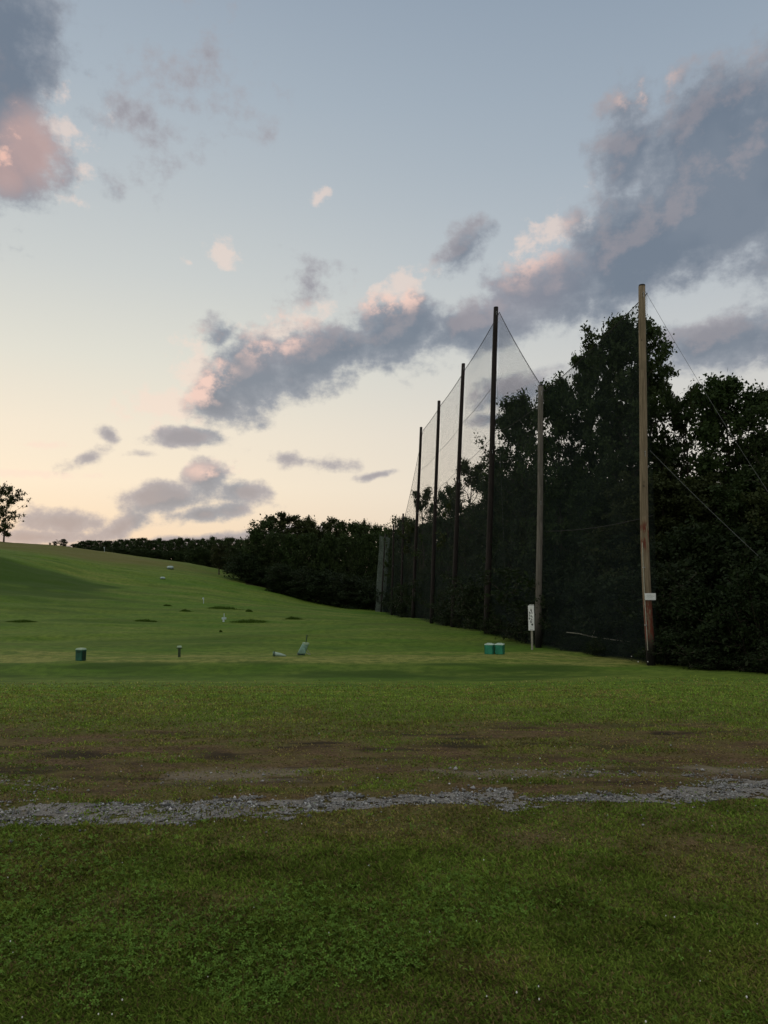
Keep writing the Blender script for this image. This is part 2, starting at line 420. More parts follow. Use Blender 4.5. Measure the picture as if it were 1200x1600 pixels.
# gravel track: a thin sheet with a ragged outline just over the soil
def build_path():
    s = .022; xs = np.arange(-7.5, 8.5, s); ys = np.arange(4.2, 7.9, s)
    X, Y = np.meshgrid(xs, ys); g = m_gravel(X.ravel(), Y.ravel()).reshape(X.shape)
    pz = fbm(X[:-1, :-1] * 11, Y[:-1, :-1] * 11, 3, 51)
    keep = (g[:-1, :-1] * (.35 + 1.3 * pz) > .88)
    idx = np.arange(X.size).reshape(X.shape)
    Fc = np.stack([idx[:-1, :-1][keep], idx[:-1, 1:][keep], idx[1:, 1:][keep], idx[1:, :-1][keep]], -1)
    used = np.unique(Fc); rem = np.full(X.size, -1); rem[used] = np.arange(len(used))
    x = X.ravel()[used]; y = Y.ravel()[used]; z = surf(x, y) + .006
    m, nt, b = new_mat('gravel_dust')
    pos = nt.nodes.new('ShaderNodeNewGeometry').outputs['Position']
    a = noise(nt, 90, 3, .7, pos); c = noise(nt, 3.0, 4, .6, pos)
    cc = mixc(nt, rampf(nt, a, .35, .65), (.080, .070, .054), (.26, .245, .215))
    cc = mixc(nt, rampf(nt, c, .45, .7), cc, (.12, .105, .08))
    L(nt, cc, b.inputs['Base Color']); b.inputs['Roughness'].default_value = .95; bump(nt, b, a, .8, .01)
    me = mesh_np('gravel_path', np.stack([x, y, z], 1), rem[Fc], m, None, True)
    tag(link('gravel_path', me), kind='structure')
build_path()

def build_pebbles(n=95000):
    x = rng.uniform(-6.5, 7.5, n); y = track_y(x) + rng.normal(.12, .50, n)
    g = m_gravel(x, y); p = np.clip(g ** 1.2 * (.15 + 1.1 * sstep(.35, .65, fbm(x * 6, y * 8, 3, 52))) + .012 + .3 * m_pale(x, y), 0, 1)
    far = rng.random(n) < .10
    y = np.where(far, rng.uniform(5.0, 8.6, n), y); p = np.where(far, .015 + m_gravel(x, y) + .5 * m_pale(x, y), p)
    k = rng.random(n) < p; x = x[k]; y = y[k]; n = len(x)
    base = np.array([(1, 0, 0), (-1, 0, 0), (0, 1, 0), (0, -1, 0), (0, 0, 1), (0, 0, -1)], float)
    tri = np.array([(0, 2, 4), (2, 1, 4), (1, 3, 4), (3, 0, 4), (2, 0, 5), (1, 2, 5), (3, 1, 5), (0, 3, 5)])
    r = rng.lognormal(math.log(.0060), .48, n); V = base[None] * rng.uniform(.6, 1.25, (n, 6, 1)) * r[:, None, None]
    V = V * np.stack([np.ones(n), rng.uniform(.6, 1, n), rng.uniform(.45, .8, n)], 1)[:, None, :]
    a = rng.uniform(0, 2 * PI, n); ca, sa = np.cos(a)[:, None], np.sin(a)[:, None]
    X = V[..., 0] * ca - V[..., 1] * sa + x[:, None]; Y = V[..., 0] * sa + V[..., 1] * ca + y[:, None]
    Z = V[..., 2] + (surf(x, y) + .007 + r * .25)[:, None]
    Fc = (tri[None] + (np.arange(n) * 6)[:, None, None]).reshape(-1, 3)
    t = rng.uniform(.05, .34, n); t = np.where(rng.random(n) < .03, .45, t)
    c = np.stack([t * rng.uniform(.95, 1.03, n), t, t * rng.uniform(.88, 1.02, n), np.ones(n)], 1)
    me = mesh_np('gravel', np.stack([X, Y, Z], -1).reshape(-1, 3), Fc, M['pebble'], {'tint': ('c', np.repeat(c, 6, 0))})
    tag(link('gravel', me), 'loose grey crushed stone scattered along the worn wheel track', 'gravel', kind='stuff')
build_pebbles()

# ------------------------------------------------------------------ grass blades
def build_grass(n=640000):
    u = rng.uniform(-.70, .70, n)
    lo, hi = 1 / 26.0, 1 / 2.25
    inv = rng.uniform(lo, hi, n); y = 1 / inv; x = u * y
    g = m_gravel(x, y) * (y < 12); s = m_soil(x, y) * sstep(30, 12, y); pl = m_pale(x, y)
    patch = fbm(x * .9, y * .9, 4, 91); clump = fbm(x * 7, y * 7, 3, 93)
    keep = rng.random(n) < np.clip((.62 + .6 * sstep(.3, .6, clump)) * (1 - .80 * g) * (1 - .85 * s * sstep(.22, .46, fbm(x * 4, y * 7, 3, 99))) * (1 - .9 * pl) * (1 - .9 * m_wet(x, y)) * sstep(26, 11, y), 0, 1)
    x, y, patch, clump, s = x[keep], y[keep], patch[keep], clump[keep], s[keep]; n = len(x)
    z = surf(x, y)
    near = sstep(9, 4, y)
    Ln = (.017 + .0010 * y + .012 * sstep(.45, .75, clump) * (1 - s)) * rng.uniform(.6, 1.5, n)
    Ln *= 1 - .45 * s
    W = (.0014 + .00060 * y) * rng.uniform(.7, 1.4, n)
    a = rng.uniform(0, 2 * PI, n); lean = rng.uniform(.55, 1.42, n)
    dx = np.cos(a) * np.sin(lean); dy = np.sin(a) * np.sin(lean); dz = np.cos(lean)
    bx = -np.sin(a + rng.normal(0, .5, n)) * W; by = np.cos(a) * W
    mx = x + dx * Ln * .45; my = y + dy * Ln * .45; mz = z + dz * Ln * .62
    tx = x + dx * Ln; ty = y + dy * Ln; tz = z + dz * Ln * .92
    V = np.stack([np.stack([x - bx, y - by, z - .004], 1), np.stack([x + bx, y + by, z - .004], 1),
                  np.stack([mx + bx * .8, my + by * .8, mz], 1), np.stack([tx, ty, tz], 1), np.stack([mx - bx * .8, my - by * .8, mz], 1)], 1).reshape(-1, 3)
    Fc = np.arange(n * 5).reshape(-1, 5)
    k = rng.random(n); lush_shade = sstep(.42, .62, patch)
    c1 = np.array([.160, .212, .034]); c2 = np.array([.215, .262, .046]); c3 = np.array([.245, .205, .075]); c4 = np.array([.140, .245, .036])
    c = c1 + (c2 - c1) * k[:, None]
    c = c * (1 - .5 * lush_shade[:, None]) + c4 * .5 * lush_shade[:, None]
    dry = (rng.random(n) < .11 + .55 * s + .30 * sstep(.52, .36, patch) + .15 * sstep(.55, .35, fbm(x * 2.3 + 4, y * 2.6, 3, 98)))[:, None]
    c = np.where(dry, c3 * rng.uniform(.5, 1.15, n)[:, None], c)
    br = 1.0
    mott = .86 + .36 * sstep(.30, .68, fbm(x * 3.2, y * 3.6, 3, 97))      # darker and paler tussocks
    c = c * .88 * rng.uniform(.6, 1.35, n)[:, None] * mott[:, None] * (1 + .22 * sstep(7, 13, y))[:, None]  # farther blades painted brighter to make up for their self-shading
    c = np.concatenate([c, np.ones((n, 1))], 1)
    me = mesh_np('grass', V, Fc, M['blade'], {'tint': ('c', np.repeat(c, 5, 0))})
    tag(link('grass', me), 'short patchy green grass with dry blades covering the foreground', 'grass', kind='stuff')
build_grass()
def build_clover(n=48000):
    y = 1 / rng.uniform(1 / 11, 1 / 2.25, n); x = rng.uniform(-.68, .68, n) * y
    p = sstep(.50, .66, fbm(x * 1.1 + 20, y * 1.1, 4, 95)) * (1 - m_gravel(x, y)) * (1 - m_soil(x, y)) + .03
    k = rng.random(n) < p; x = x[k]; y = y[k]; n = len(x)
    z = surf(x, y) + rng.uniform(.012, .035, n)
    r = rng.uniform(.005, .009, n) * (1 + .06 * y); V = []; a0 = rng.uniform(0, 2 * PI, n); tl = rng.normal(0, .35, (n, 2))
    for j in range(3):
        a = a0 + j * 2.094
        for dr, da in ((0, 0), (1, -.55), (1.35, 0), (1, .55)):
            px_ = np.cos(a + da) * r * dr; py_ = np.sin(a + da) * r * dr
            V.append(np.stack([x + px_, y + py_, z + px_ * tl[:, 0] + py_ * tl[:, 1]], 1))
    V = np.stack(V, 1).reshape(-1, 3); Fc = np.arange(n * 12).reshape(-1, 4)
    c = np.array([.115, .205, .034]) * rng.uniform(.6, 1.35, (n, 1)); c = np.concatenate([c, np.ones((n, 1))], 1)
    me = mesh_np('clover', V, Fc, M['blade'], {'tint': ('c', np.repeat(c, 12, 0))})
    tag(link('clover', me), 'low clover leaves spreading in patches through the foreground grass', 'clover', kind='stuff')
    m = 90; y = 1 / rng.uniform(1 / 9.5, 1 / 2.4, m); x = rng.uniform(-.6, .6, m) * y; z = surf(x, y)
    k = m_gravel(x, y) < .2; x, y, z = x[k], y[k], z[k]
    mb = MB()
    for i in range(len(x)):
        rr_ = random.uniform(.002, .0042); h = random.uniform(.03, .05)
        mb.tube([(x[i], y[i], z[i] + h - rr_), (x[i], y[i], z[i] + h), (x[i], y[i], z[i] + h + rr_)], [rr_ * .6, rr_, rr_ * .5], 5)
    tag(mb.build('clover_flowers', M['petal']), 'tiny white clover blossoms dotted through the foreground grass', 'flowers', kind='stuff')
build_clover()

# ------------------------------------------------------------------ trees
def limb(p0, d, ln, n, bend, r):
    pts = [np.array(p0, float)]; d = np.array(d, float)
    for i in range(n):
        d = d + np.array([r.normal(0, bend), r.normal(0, bend), r.normal(0.04, bend)]); d /= np.linalg.norm(d)
        pts.append(pts[-1] + d * ln / n)
    return pts
def tree_mesh(seed, H, prof, leaf, nleaf, nlimb=16, mat='leaf_a', spread=.10, base=.15, bush=False, gap=.0, lean=0., twigs=5):
    """prof: list of (rel height, crown radius in m). returns trunk mesh, crown mesh"""
    r = np.random.default_rng(seed)
    ph = [p[0] for p in prof]; pr = [p[1] for p in prof]
    mb = MB(); cl = []
    top = H * .95
    tp = [np.array([0, 0, -.4])] + [np.array([lean * (t ** 1.5) * H + r.normal(0, .012) * H * t, r.normal(0, .012) * H * t, t * top]) for t in np.linspace(.08, 1, 9)]
    tr = max(.05, H * (.016 if not bush else .008))
    mb.tube(tp, list(np.linspace(tr * 1.25, tr * .08, len(tp))), 8)
    rmax = max(pr)
    zs = [q[2] for q in tp]
    def trunk_at(h): return np.array([np.interp(h, zs, [q[0] for q in tp]), np.interp(h, zs, [q[1] for q in tp]), h])
    for i in range(nlimb):
        t = base + (1 - base) * ((i + r.uniform(0, 1)) / nlimb) ** .82
        hz = t * H; rad = np.interp(t, ph, pr) * r.uniform(.55, 1.2)
        a = i * 2.4 + r.uniform(-.5, .5)
        hb = max(.05 * H, hz - rad * r.uniform(.5, 1.0)); hb = min(hb, top * .97)
        p0 = trunk_at(hb); end = trunk_at(min(hz, top)) + np.array([math.cos(a) * rad, math.sin(a) * rad, hz - min(hz, top)])
        v = end - p0; ln = np.linalg.norm(v) + .05
        pts = [p0 + v * s + np.array([r.normal(0, .05), r.normal(0, .05), .10 * math.sin(PI * s) + r.normal(0, .04)]) * ln for s in np.linspace(0, 1, 7)]
        lr = max(.018, tr * .42 * (1 - .6 * t)); mb.tube(pts, list(np.linspace(lr, .010, 7)), 5, False)
        for s in (4, 5, 6): cl.append((pts[s], rmax * spread * r.uniform(.5, 1.0)))
        for k in range(twigs):
            s = r.integers(2, 7); q = limb(pts[s], r.normal(0, 1, 3) * [1, 1, .7] + v / ln * .8 + np.array([0, 0, .35]), ln * r.uniform(.22, .5) + rmax * .12, 5, .28, r)
            mb.tube(q, list(np.linspace(.018, .006, 6)), 4, False)
            for qq in (2, 3, 4, 5): cl.append((q[qq], rmax * spread * r.uniform(.35, .85)))
    if bush:
        for k in range(5):
            a = r.uniform(0, 2 * PI); q = limb((0, 0, 0), (math.cos(a) * .6, math.sin(a) * .6, 1), H * .8, 5, .15, r); mb.tube(q, list(np.linspace(.03, .008, 6)), 5)
    C = np.array([c[0] for c in cl]); S = np.array([c[1] for c in cl])
    if gap:
        kk = fbm(C[:, 0] * .9 + C[:, 1] * .7 + seed, C[:, 2] * .8, 2, seed) > gap; C, S = C[kk], S[kk]
    w = S ** 1.6 * np.exp(r.normal(0, .35, len(S))); w /= w.sum(); n = nleaf
    ci = r.choice(len(C), n, p=w)
    d = r.normal(0, 1, (n, 3)) * np.exp(r.normal(0, .25, (n, 1)))
    P_ = C[ci] + d * (S[ci] * .62)[:, None] * np.array([1.15, 1.15, .7])
    P_[:, 2] = np.maximum(P_[:, 2], .05)
    sz = leaf * r.lognormal(0, .35, n)
    a = r.uniform(0, 2 * PI, n); b = r.normal(-.1, .6, n)
    ax = np.stack([np.cos(a) * np.cos(b), np.sin(a) * np.cos(b), np.sin(b)], 1)
    nr = r.normal(0, 1, (n, 3)) + np.array([0, 0, .9]); side = np.cross(ax, nr); side /= np.linalg.norm(side, axis=1)[:, None] + 1e-9
    e1 = ax * sz[:, None]; e2 = side * (sz * r.uniform(.22, .42, n))[:, None]
    V = np.stack([P_ - e1 * .5, P_ + e2 - e1 * .05, P_ + e1 * .6, P_ - e2 - e1 * .05], 1).reshape(-1, 3)
    ctone = r.random(len(C)); tone = np.clip(ctone[ci] * .7 + r.random(n) * .3, 0, 1)
    crown = mesh_np('crown', V, np.arange(n * 4).reshape(-1, 4), M[mat], {'tone': ('f', np.repeat(tone, 4))})
    tm = bpy.data.meshes.new('trunk'); tm.from_pydata(mb.v, [], mb.f); tm.update(); tm.materials.append(M['bark'])
    return tm, crown
# profiles
broad = lambda R_: [(0, .25 * R_), (.15, .55 * R_), (.35, R_ * .95), (.6, R_), (.8, R_ * .78), (.93, R_ * .45), (1, R_ * .12)]
open_ = lambda R_: [(0, .1 * R_), (.3, .5 * R_), (.5, R_ * .9), (.75, R_), (.9, R_ * .7), (1, R_ * .25)]
full = lambda R_: [(0, R_), (.2, R_ * 1.05), (.5, R_), (.75, R_ * .8), (.9, R_ * .5), (1, R_ * .15)]
PR = {
 'big': tree_mesh(1, 18.5, [(0, 2.6), (.2, 3.4), (.45, 3.5), (.62, 3.3), (.78, 3.2), (.88, 2.9), (.95, 2.3), (1, 1.2)], .20, 70000, 68, 'leaf_a', .155, .05, gap=.27),
 't1': tree_mesh(2, 14, broad(3.3), .19, 34000, 46, 'leaf_a', .165, .06, gap=.27),
 't2': tree_mesh(3, 14, full(2.9), .19, 32000, 44, 'leaf_b', .165, .04, gap=.2),
 't3': tree_mesh(4, 14, open_(3.0), .20, 10000, 26, 'leaf_b', .13, .22, gap=.42),
 't4': tree_mesh(5, 14, broad(3.6), .20, 26000, 40, 'leaf_a', .14, .08, gap=.3),
 'far1': tree_mesh(6, 14, broad(4.4), .34, 12000, 36, 'leaf_a', .20, .08),
 'far2': tree_mesh(7, 14, open_(3.6), .34, 8500, 26, 'leaf_b', .20, .25, gap=.36),
 'far3': tree_mesh(8, 14, full(4.6), .36, 12000, 36, 'leaf_a', .17, .04),
 'hill': tree_mesh(29, 12.5, [(0, .3), (.18, 1.0), (.32, 3.2), (.5, 4.4), (.7, 4.3), (.88, 3.0), (1, 1.2)], .34, 6000, 26, 'leaf_b', .125, .14, gap=.46, lean=.05),
 'bush1': tree_mesh(10, 4, full(2.0), .13, 14000, 30, 'leaf_c', .20, .04, True, twigs=3),
 'bush2': tree_mesh(11, 4, broad(2.2), .12, 13000, 30, 'leaf_c', .19, .04, True, twigs=3),
 'low': tree_mesh(12, 1.2, full(.9), .08, 3500, 18, 'leaf_c', .24, .02, True, twigs=3),
}
PH = dict(big=18.5, hill=12.5, bush1=4, bush2=4, low=1.2)
NT = [0]
def plant(kind, px, top, d, label, group=None, cat='tree', name='broadleaf_tree', rs=1.0, base=None, rz=None, xy=None):
    if xy: x, d = xy
    else: x = ray(px, 950)[0] * d / ray(px, 950)[1]
    zb = gz(x, d)
    zt = zrow(top, d) if top is not None else zb + base
    h = zt - zb; s = h / PH.get(kind, 14)
    e = empty(name, (x, d, zb), rz if rz is not None else random.uniform(0, 6.28), label, cat, group)
    e.scale = (s * rs, s * rs, s)
    tm, cm = PR[kind]
    bush = kind in ('bush1', 'bush2', 'low')
    link('stem' if bush else 'trunk', tm, e); link('foliage' if bush else 'crown', cm, e)
    NT[0] += 1
    return e
GW = 'trees of the dark wood behind the net'
def fitr(kind, wpx, d, top, px):     # horizontal stretch giving the crown a wanted half width in photo pixels
    x = ray(px, 950)[0] * d / ray(px, 950)[1]; h = zrow(top, d) - gz(x, d); s = h / PH.get(kind, 14)
    w = dict(big=3.5, t1=3.2, t2=2.9, t3=3.0, t4=3.6, far1=4.2, far2=3.4, far3=4.6, hill=4.4)[kind] * s * 1.08
    return pxs(wpx, 700, d) / w
def T(kind, px, top, d, wpx, label, group=GW, **k): return plant(kind, px, top, d, label, group, rs=fitr(kind, wpx, d, top, px), **k)
T('big', 993, 508, 43, 68, 'tallest dark broadleaf tree, rising behind the tan pole')
T('t4', 930, 560, 47, 58, 'dark leafy tree merging into the left side of the tallest tree')
T('t3', 1035, 588, 46, 50, 'thin tree filling the right side of the tallest tree')
T('t1', 880, 604, 46, 58, 'dark leafy tree at the left shoulder of the tallest tree')
T('t3', 1085, 618, 44, 56, 'thin see-through tree just right of the tallest tree')
T('t1', 1148, 600, 39, 80, 'dense dark tree right of the sparse crown, near the right edge')
T('t4', 1232, 600, 37, 70, 'dark tree cut off by the right edge of the photo')
T('t1', 815, 628, 52, 56, 'dark tree between the tall black pole and the grey pole')
T('t2', 1040, 745, 38, 70, 'dense olive tree filling the wood behind the foot of the tan pole')
T('t3', 735, 722, 66, 46, 'thin-topped tree left of the tallest black pole')
T('t3', 662, 768, 90, 30, 'small feathery tree showing above the far end of the net')
T('t4', 700, 765, 80, 34, 'low ragged tree behind the second black pole')
T('t1', 775, 742, 62, 44, 'dark rounded tree behind the foot of the tallest black pole')
T('t2', 900, 765, 52, 60, 'dense tree in the wood behind the grey pole')
T('t2', 850, 775, 50, 46, 'dark green tree close behind the grey pole')
T('far1', 628, 812, 112, 24, 'dark small tree just over the low end of the net')
fill = [(1110, 690, 36, 't2', 70), (1190, 680, 33, 't1', 80), (1270, 640, 31, 't2', 80), (990, 720, 37.5, 't2', 55), (930, 730, 43, 't1', 55), (800, 780, 55, 't2', 40),
        (760, 800, 64, 't1', 36), (735, 812, 72, 't2', 30), (715, 815, 82, 't1', 28), (690, 818, 92, 't1', 26), (668, 820, 102, 't2', 26), (650, 822, 112, 't1', 24),
        (605, 828, 140, 'far3', 20), (820, 740, 62, 't4', 50), (870, 730, 62, 't1', 60), (950, 700, 60, 't4', 60), (1020, 700, 58, 't2', 60), (1090, 720, 55, 't1', 60),
        (1160, 700, 54, 't2', 70), (1240, 690, 50, 't4', 70), (780, 770, 80, 't4', 40), (840, 770, 80, 't2', 50), (910, 760, 78, 't1', 60), (990, 760, 75, 't2', 60), (1070, 770, 72, 't1', 60),
        (1150, 765, 70, 't2', 70), (1230, 750, 66, 't1', 70), (730, 800, 100, 't2', 35), (790, 805, 105, 't1', 45), (860, 800, 105, 't2', 50), (940, 800, 100, 't1', 60), (1030, 800, 95, 't2', 60),
        (1120, 800, 90, 't1', 60), (1210, 800, 85, 't2', 60), (690, 822, 122, 'far3', 30), (745, 825, 130, 'far3', 35), (640, 826, 135, 'far3', 26), (1320, 640, 34, 't2', 90), (1330, 700, 52, 't1', 90)]
for px_, tp_, d_, k_, w_ in fill:
    if tp_ < 770 and 840 < px_ < 1200: tp_ = tp_ * .3 + 772 * .7
    T(k_, px_, tp_ + random.uniform(-6, 6), d_, w_, 'one of the dark broadleaf trees massed inside the wood behind the net')
# shrubs along the wood edge, right behind the net
for i in range(30):
    t = i / 29.; y = 22 + 98 * t ** 1.25
    x = float(net_x(y)) + (1.9 if y < 45 else 1.4) + random.uniform(0, .8)
    plant(('bush1', 'bush2')[i % 2], 0, None, 0, 'dark leafy shrub in the row along the foot of the net', 'shrubs along the foot of the net', 'shrub', 'shrub', base=random.uniform(2.4, 4.2), rs=random.uniform(.9, 1.25), xy=(x, y))
for i in range(22):
    t = i / 21.; y = 22 + 100 * t ** 1.25
    x = float(net_x(y)) + 4.6 + random.uniform(-.3, 1.2)
    plant(('bush1', 'bush2')[i % 2], 0, None, 0, 'taller dark shrub behind the first row inside the wood', 'taller shrubs inside the wood', 'shrub', 'shrub', base=random.uniform(4.5, 6.5), rs=random.uniform(.8, 1.1), xy=(x, y))
for i in range(30):
    t = i / 29.; y = 23 + 40 * t ** 1.3
    x = float(net_x(y)) + random.uniform(.45, 1.5)
    plant('low', 0, None, 0, 'low weedy bush at the mown edge under the net', 'low bushes at the mown edge', 'shrub', 'low_bush', base=random.uniform(.5, 1.3), rs=random.uniform(.9, 1.5), xy=(x, y))
# far wood closing the range
GF = 'trees of the far wood closing the range'
FT = [(410, 816, 150, 'far1', 26, 'dark rounded tree at the left end of the far wood'), (445, 803, 156, 'far2', 32, 'tallest see-through tree of the far wood'),
      (480, 809, 158, 'far2', 22, 'slim pale-topped tree second in the far wood'), (512, 812, 160, 'far2', 30, 'open-topped tree in the middle of the far wood'),
      (548, 820, 158, 'far1', 30, 'rounded tree right of the middle of the far wood'), (567, 815, 162, 'far2', 15, 'slim tree near the right of the far wood'), (592, 824, 158, 'far1', 20, 'dark tree of the far wood beside the end of the net')]
for px_, tp_, d_, k_, w_, lb in FT: T(k_, px_, tp_, d_, w_, lb, GF)
for i, (px_, tp_, d_) in enumerate([(398, 830, 148), (425, 835, 146), (455, 838, 145), (485, 836, 144), (515, 836, 143), (545, 840, 142), (575, 838, 141), (600, 838, 140), (440, 833, 168), (470, 834, 168), (500, 834, 168), (530, 832, 168), (560, 832, 168), (590, 832, 168), (625, 832, 165)]):
    T(('far3', 'far1')[i % 2], px_, tp_, d_, 22, 'one of the dark trees packed in the lower front of the far wood', GF)
for i in range(22):
    px_ = 384 + i * 11; d_ = 140 + (px_ - 400) * .06 * -1 - random.uniform(0, 2) + (px_ < 430) * 6
    plant(('bush1', 'bush2')[i % 2], px_, None, d_, 'dark shrub in the row at the foot of the far wood', 'shrubs at the foot of the far wood', 'shrub', 'shrub', base=random.uniform(3.2, 5.5), rs=1.4)
for i in range(34):
    px_ = 118 + i * 8.6 + random.uniform(-2, 2); tp_ = np.interp(px_, [110, 130, 200, 240, 300, 350, 390, 420], [853, 846, 843, 842, 844, 841, 846, 843]) + random.uniform(-2, 3)
    T(('far1', 'far3')[i % 2], px_, tp_, 205 + random.uniform(-4, 16), 11, 'small dark tree in the distant treeline behind the hill crest', 'trees of the distant treeline')
for i in range(16):
    T('far3', 135 + i * 11, np.interp(135 + i * 11, [130, 300], [855, 862]) + random.uniform(-1, 3), 196, 13, 'small dark tree in the distant treeline behind the hill crest', 'trees of the distant treeline')
for i in range(14):
    px_ = 300 + i * 9; tp_ = 856 + random.uniform(-3, 5)
    T('far3', px_, tp_, 180 + random.uniform(-3, 3), 12, 'low dark tree where the hill meets the distant treeline', 'low trees below the distant treeline')
plant('far2', 341, 850, 152, 'lone small tree with a bare trunk standing before the treeline', None, rs=1.15)
e = plant('hill', 1, 762, 168, 'lone tree', None, rs=.86, rz=.8)
e['label'] = 'lone airy tree on the hilltop at the left edge'
for px_, tp_, w in ((82, 846, 1.), (95, 843, 1.3), (74, 848, .8), (112, 851, 1.)):
    plant('bush2', px_, tp_, 171, 'tiny bush on the crest of the hill', 'bushes on the hill crest', 'bush', 'crest_bush', rs=w)

# ------------------------------------------------------------------ tall grass clumps on the range
def tuft(px, row, wpx, hpx, d, label):
    x, y, _ = at(px, row, d); W = pxs(wpx, row, d) / 2; H = pxs(hpx, row, d); n = 900
    r = rng; a = r.uniform(0, 2 * PI, n); q = np.sqrt(r.random(n)); q = q * (.45 + 1.0 * fbm(a * 2.2 + px, np.zeros(n) + row, 3, 5)); bx = np.cos(a) * q * W; by = np.sin(a) * q * W * .55
    h = H * np.clip(1 - q ** 2, .12, 1) * r.uniform(.3, 1.2, n) * (.4 + 1.1 * fbm(bx / W * 4 + px, by / W, 3, 8)); z0 = ground(x + bx, y + by) - ground(np.array([x]), np.array([y]))[0]
    w = .03; ln = r.normal(0, .25, (n, 2)) * h[:, None]; da = r.uniform(0, PI, n)
    V = np.stack([np.stack([bx - np.cos(da) * w, by - np.sin(da) * w, z0], 1), np.stack([bx + np.cos(da) * w, by + np.sin(da) * w, z0], 1), np.stack([bx + ln[:, 0], by + ln[:, 1], z0 + h], 1)], 1).reshape(-1, 3)
    c = np.array([.058, .104, .016]) * r.uniform(.7, 1.3, (n, 1)); c = np.concatenate([c, np.ones((n, 1))], 1)
    me = mesh_np('grass_clump', V, np.arange(n * 3).reshape(-1, 3), M['blade'], {'tint': ('c', np.repeat(c, 3, 0))})
    o = link('grass_clump', me, None, (x, y, gz(x, y))); tag(o, label, 'grass clump', 'unmown grass clumps on the range')
def dist_for(px, row):        # where that line of sight meets the ground
    ds = np.arange(14, 200, .25); xx = ray(px, row)[0] / ray(px, row)[1] * ds; zz = zrow(row, 1.0) ; zl = CAMZ + (zrow(row, 1.0) - CAMZ) * ds
    g = ground(xx, ds); k = np.argmax(g >= zl); return float(ds[k]) if g[k] >= zl[k] else 100.
for px_, row, w_, h_, lb in [(390, 972, 66, 5, 'long dark unmown grass strip right of the pale marker'), (460, 968, 34, 5, 'small dark grass clump farthest right on the range'),
        (389, 956, 14, 4, 'small dark grass tuft above the long strip'), (228, 971, 40, 4, 'dark grass strip left of the pale marker'), (350, 951, 60, 5, 'wide dark grass patch behind the white stake'),
        (262, 947, 16, 3, 'small dark grass tuft uphill left of the white stake'), (290, 955, 20, 3, 'thin dark grass tuft below left of the white stake'), (35, 972, 56, 4, 'dark grass strip near the left edge of the range'), (345, 988, 5, 3, 'tiny dark tuft below the pale marker')]:
    tuft(px_, row, w_, h_, dist_for(px_, row), lb)

# ------------------------------------------------------------------ poles
POLES = [(1, 1003, 447, 1018, 1042, .175, 'pole_tan'), (2, 845, 603, 841, 1010, .17, 'pole_grey'), (3, 775, 481, 760, 990, .20, 'pole_dark'), (4, 724, 569, 707, 980, .19, 'pole_dark'),
         (5, 686, 627, 674, 972, .19, 'pole_dark'), (6, 658, 668, 645, 966, .19, 'pole_dark'), (7, 630, 803, 627, 962, .15, 'pole_dark'), (8, 615, 820, 612, 959, .15, 'pole_dark'), (9, 602, 834, 595, 957, .13, 'pole_dark')]
PL = ['tan weathered nearest pole with red paint and a white notice', 'grey shorter pole behind the white signboard', 'tallest black pole with a net peak at its top', 'second black pole, left of the tallest one',
      'third black pole counted left from the tallest', 'fourth tall black pole, last of the tall ones', 'low dark pole just past the last tall black pole', 'low dark pole second past the tall ones', 'dark pole at the far low end of the net']
TOP = []; BASE = []
for (i, tx, tr_, bx_, br_, rad, mt), lb in zip(POLES, PL):
    d = PXP[i][1]; bx = pxs(bx_ - 600, br_, d); bz = gz(bx, d); hx = pxs(tx - 600, tr_, d); hz = zrow(tr_, d)
    e = empty('net_pole', (bx, d, bz), 0, lb, 'pole', 'poles carrying the range net')
    H = hz - bz; pts = []; rs_ = []
    for k in range(15):
        t = k / 14.; w = .05 * math.sin(t * 5 + i) * min(1, 4 * t * (1 - t)) + (.14 * math.sin(PI * t) * (1 if i == 1 else 0))
        pts.append(((hx - bx) * t - w * (1 if i == 1 else .5), .02 * math.sin(t * 7), -.5 if k == 0 else H * t)); rs_.append(rad * (1 - .22 * t))
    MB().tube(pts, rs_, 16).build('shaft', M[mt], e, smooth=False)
    sh = COL.objects[-1]
    sh.data.polygons.foreach_set('use_smooth', [len(p.vertices) == 4 for p in sh.data.polygons])
    MB().tube([(hx - bx, 0, H + .004), (hx - bx, 0, H + .05)], [rad * .80, rad * .74], 12).build('pole_cap', M['rope'], e)
    hb = MB()
    for zz in (H - .35, H * .55):
        c = np.array([np.interp(zz, [p[2] for p in pts], [p[0] for p in pts]), 0, zz]); hb.tube([c - [0, rad * 1.25, 0], c + [0, rad * 1.25, 0]], .022, 6); hb.tube([c + [0, -rad * 1.1, -.04], c + [0, -rad * 1.1, -.2]], .012, 5)
    hb.build('eye_bolt', M['steel'], e)
    TOP.append(np.array([hx, d, hz])); BASE.append(np.array([bx, d, bz]))
    if i == 1:
        f = lambda z: np.interp(z, [p[2] for p in pts], [p[0] for p in pts]); fr = -rad
        zc = zrow(932, d) - bz; cx = f(zc) + .05
        s = MB(); s.box((cx, fr - .03, zc), (.215, .012, .135), bev=.004).build('notice_plate', M['plaque'], e)
        s2 = MB()
        for rr_, (a_, b_) in enumerate(((-.16, .10), (-.13, .14), (-.16, .05))):
            x0 = a_
            while x0 < b_: w_ = random.uniform(.012, .04); s2.box((cx + x0 + w_ / 2, fr - .0445, zc + .055 - rr_ * .05), (w_ / 2, .0015, .009)); x0 += w_ + .014
        s2.build('notice_lettering', M['faint'], COL.objects[-1])
        tube_pts = [(f(z) - rad * .86, -rad * .75, z) for z in np.linspace(.6, 4.9, 8)]
        MB().tube(tube_pts, .020, 8).build('conduit', M['timber'], e)
        MB().box((f(2.5) - rad * .86, -rad * .75, 3.9), (.045, .04, .02)).box((f(2.5) - rad * .86, -rad * .75, 1.6), (.045, .04, .02)).build('conduit_clip', M['steel'], e)

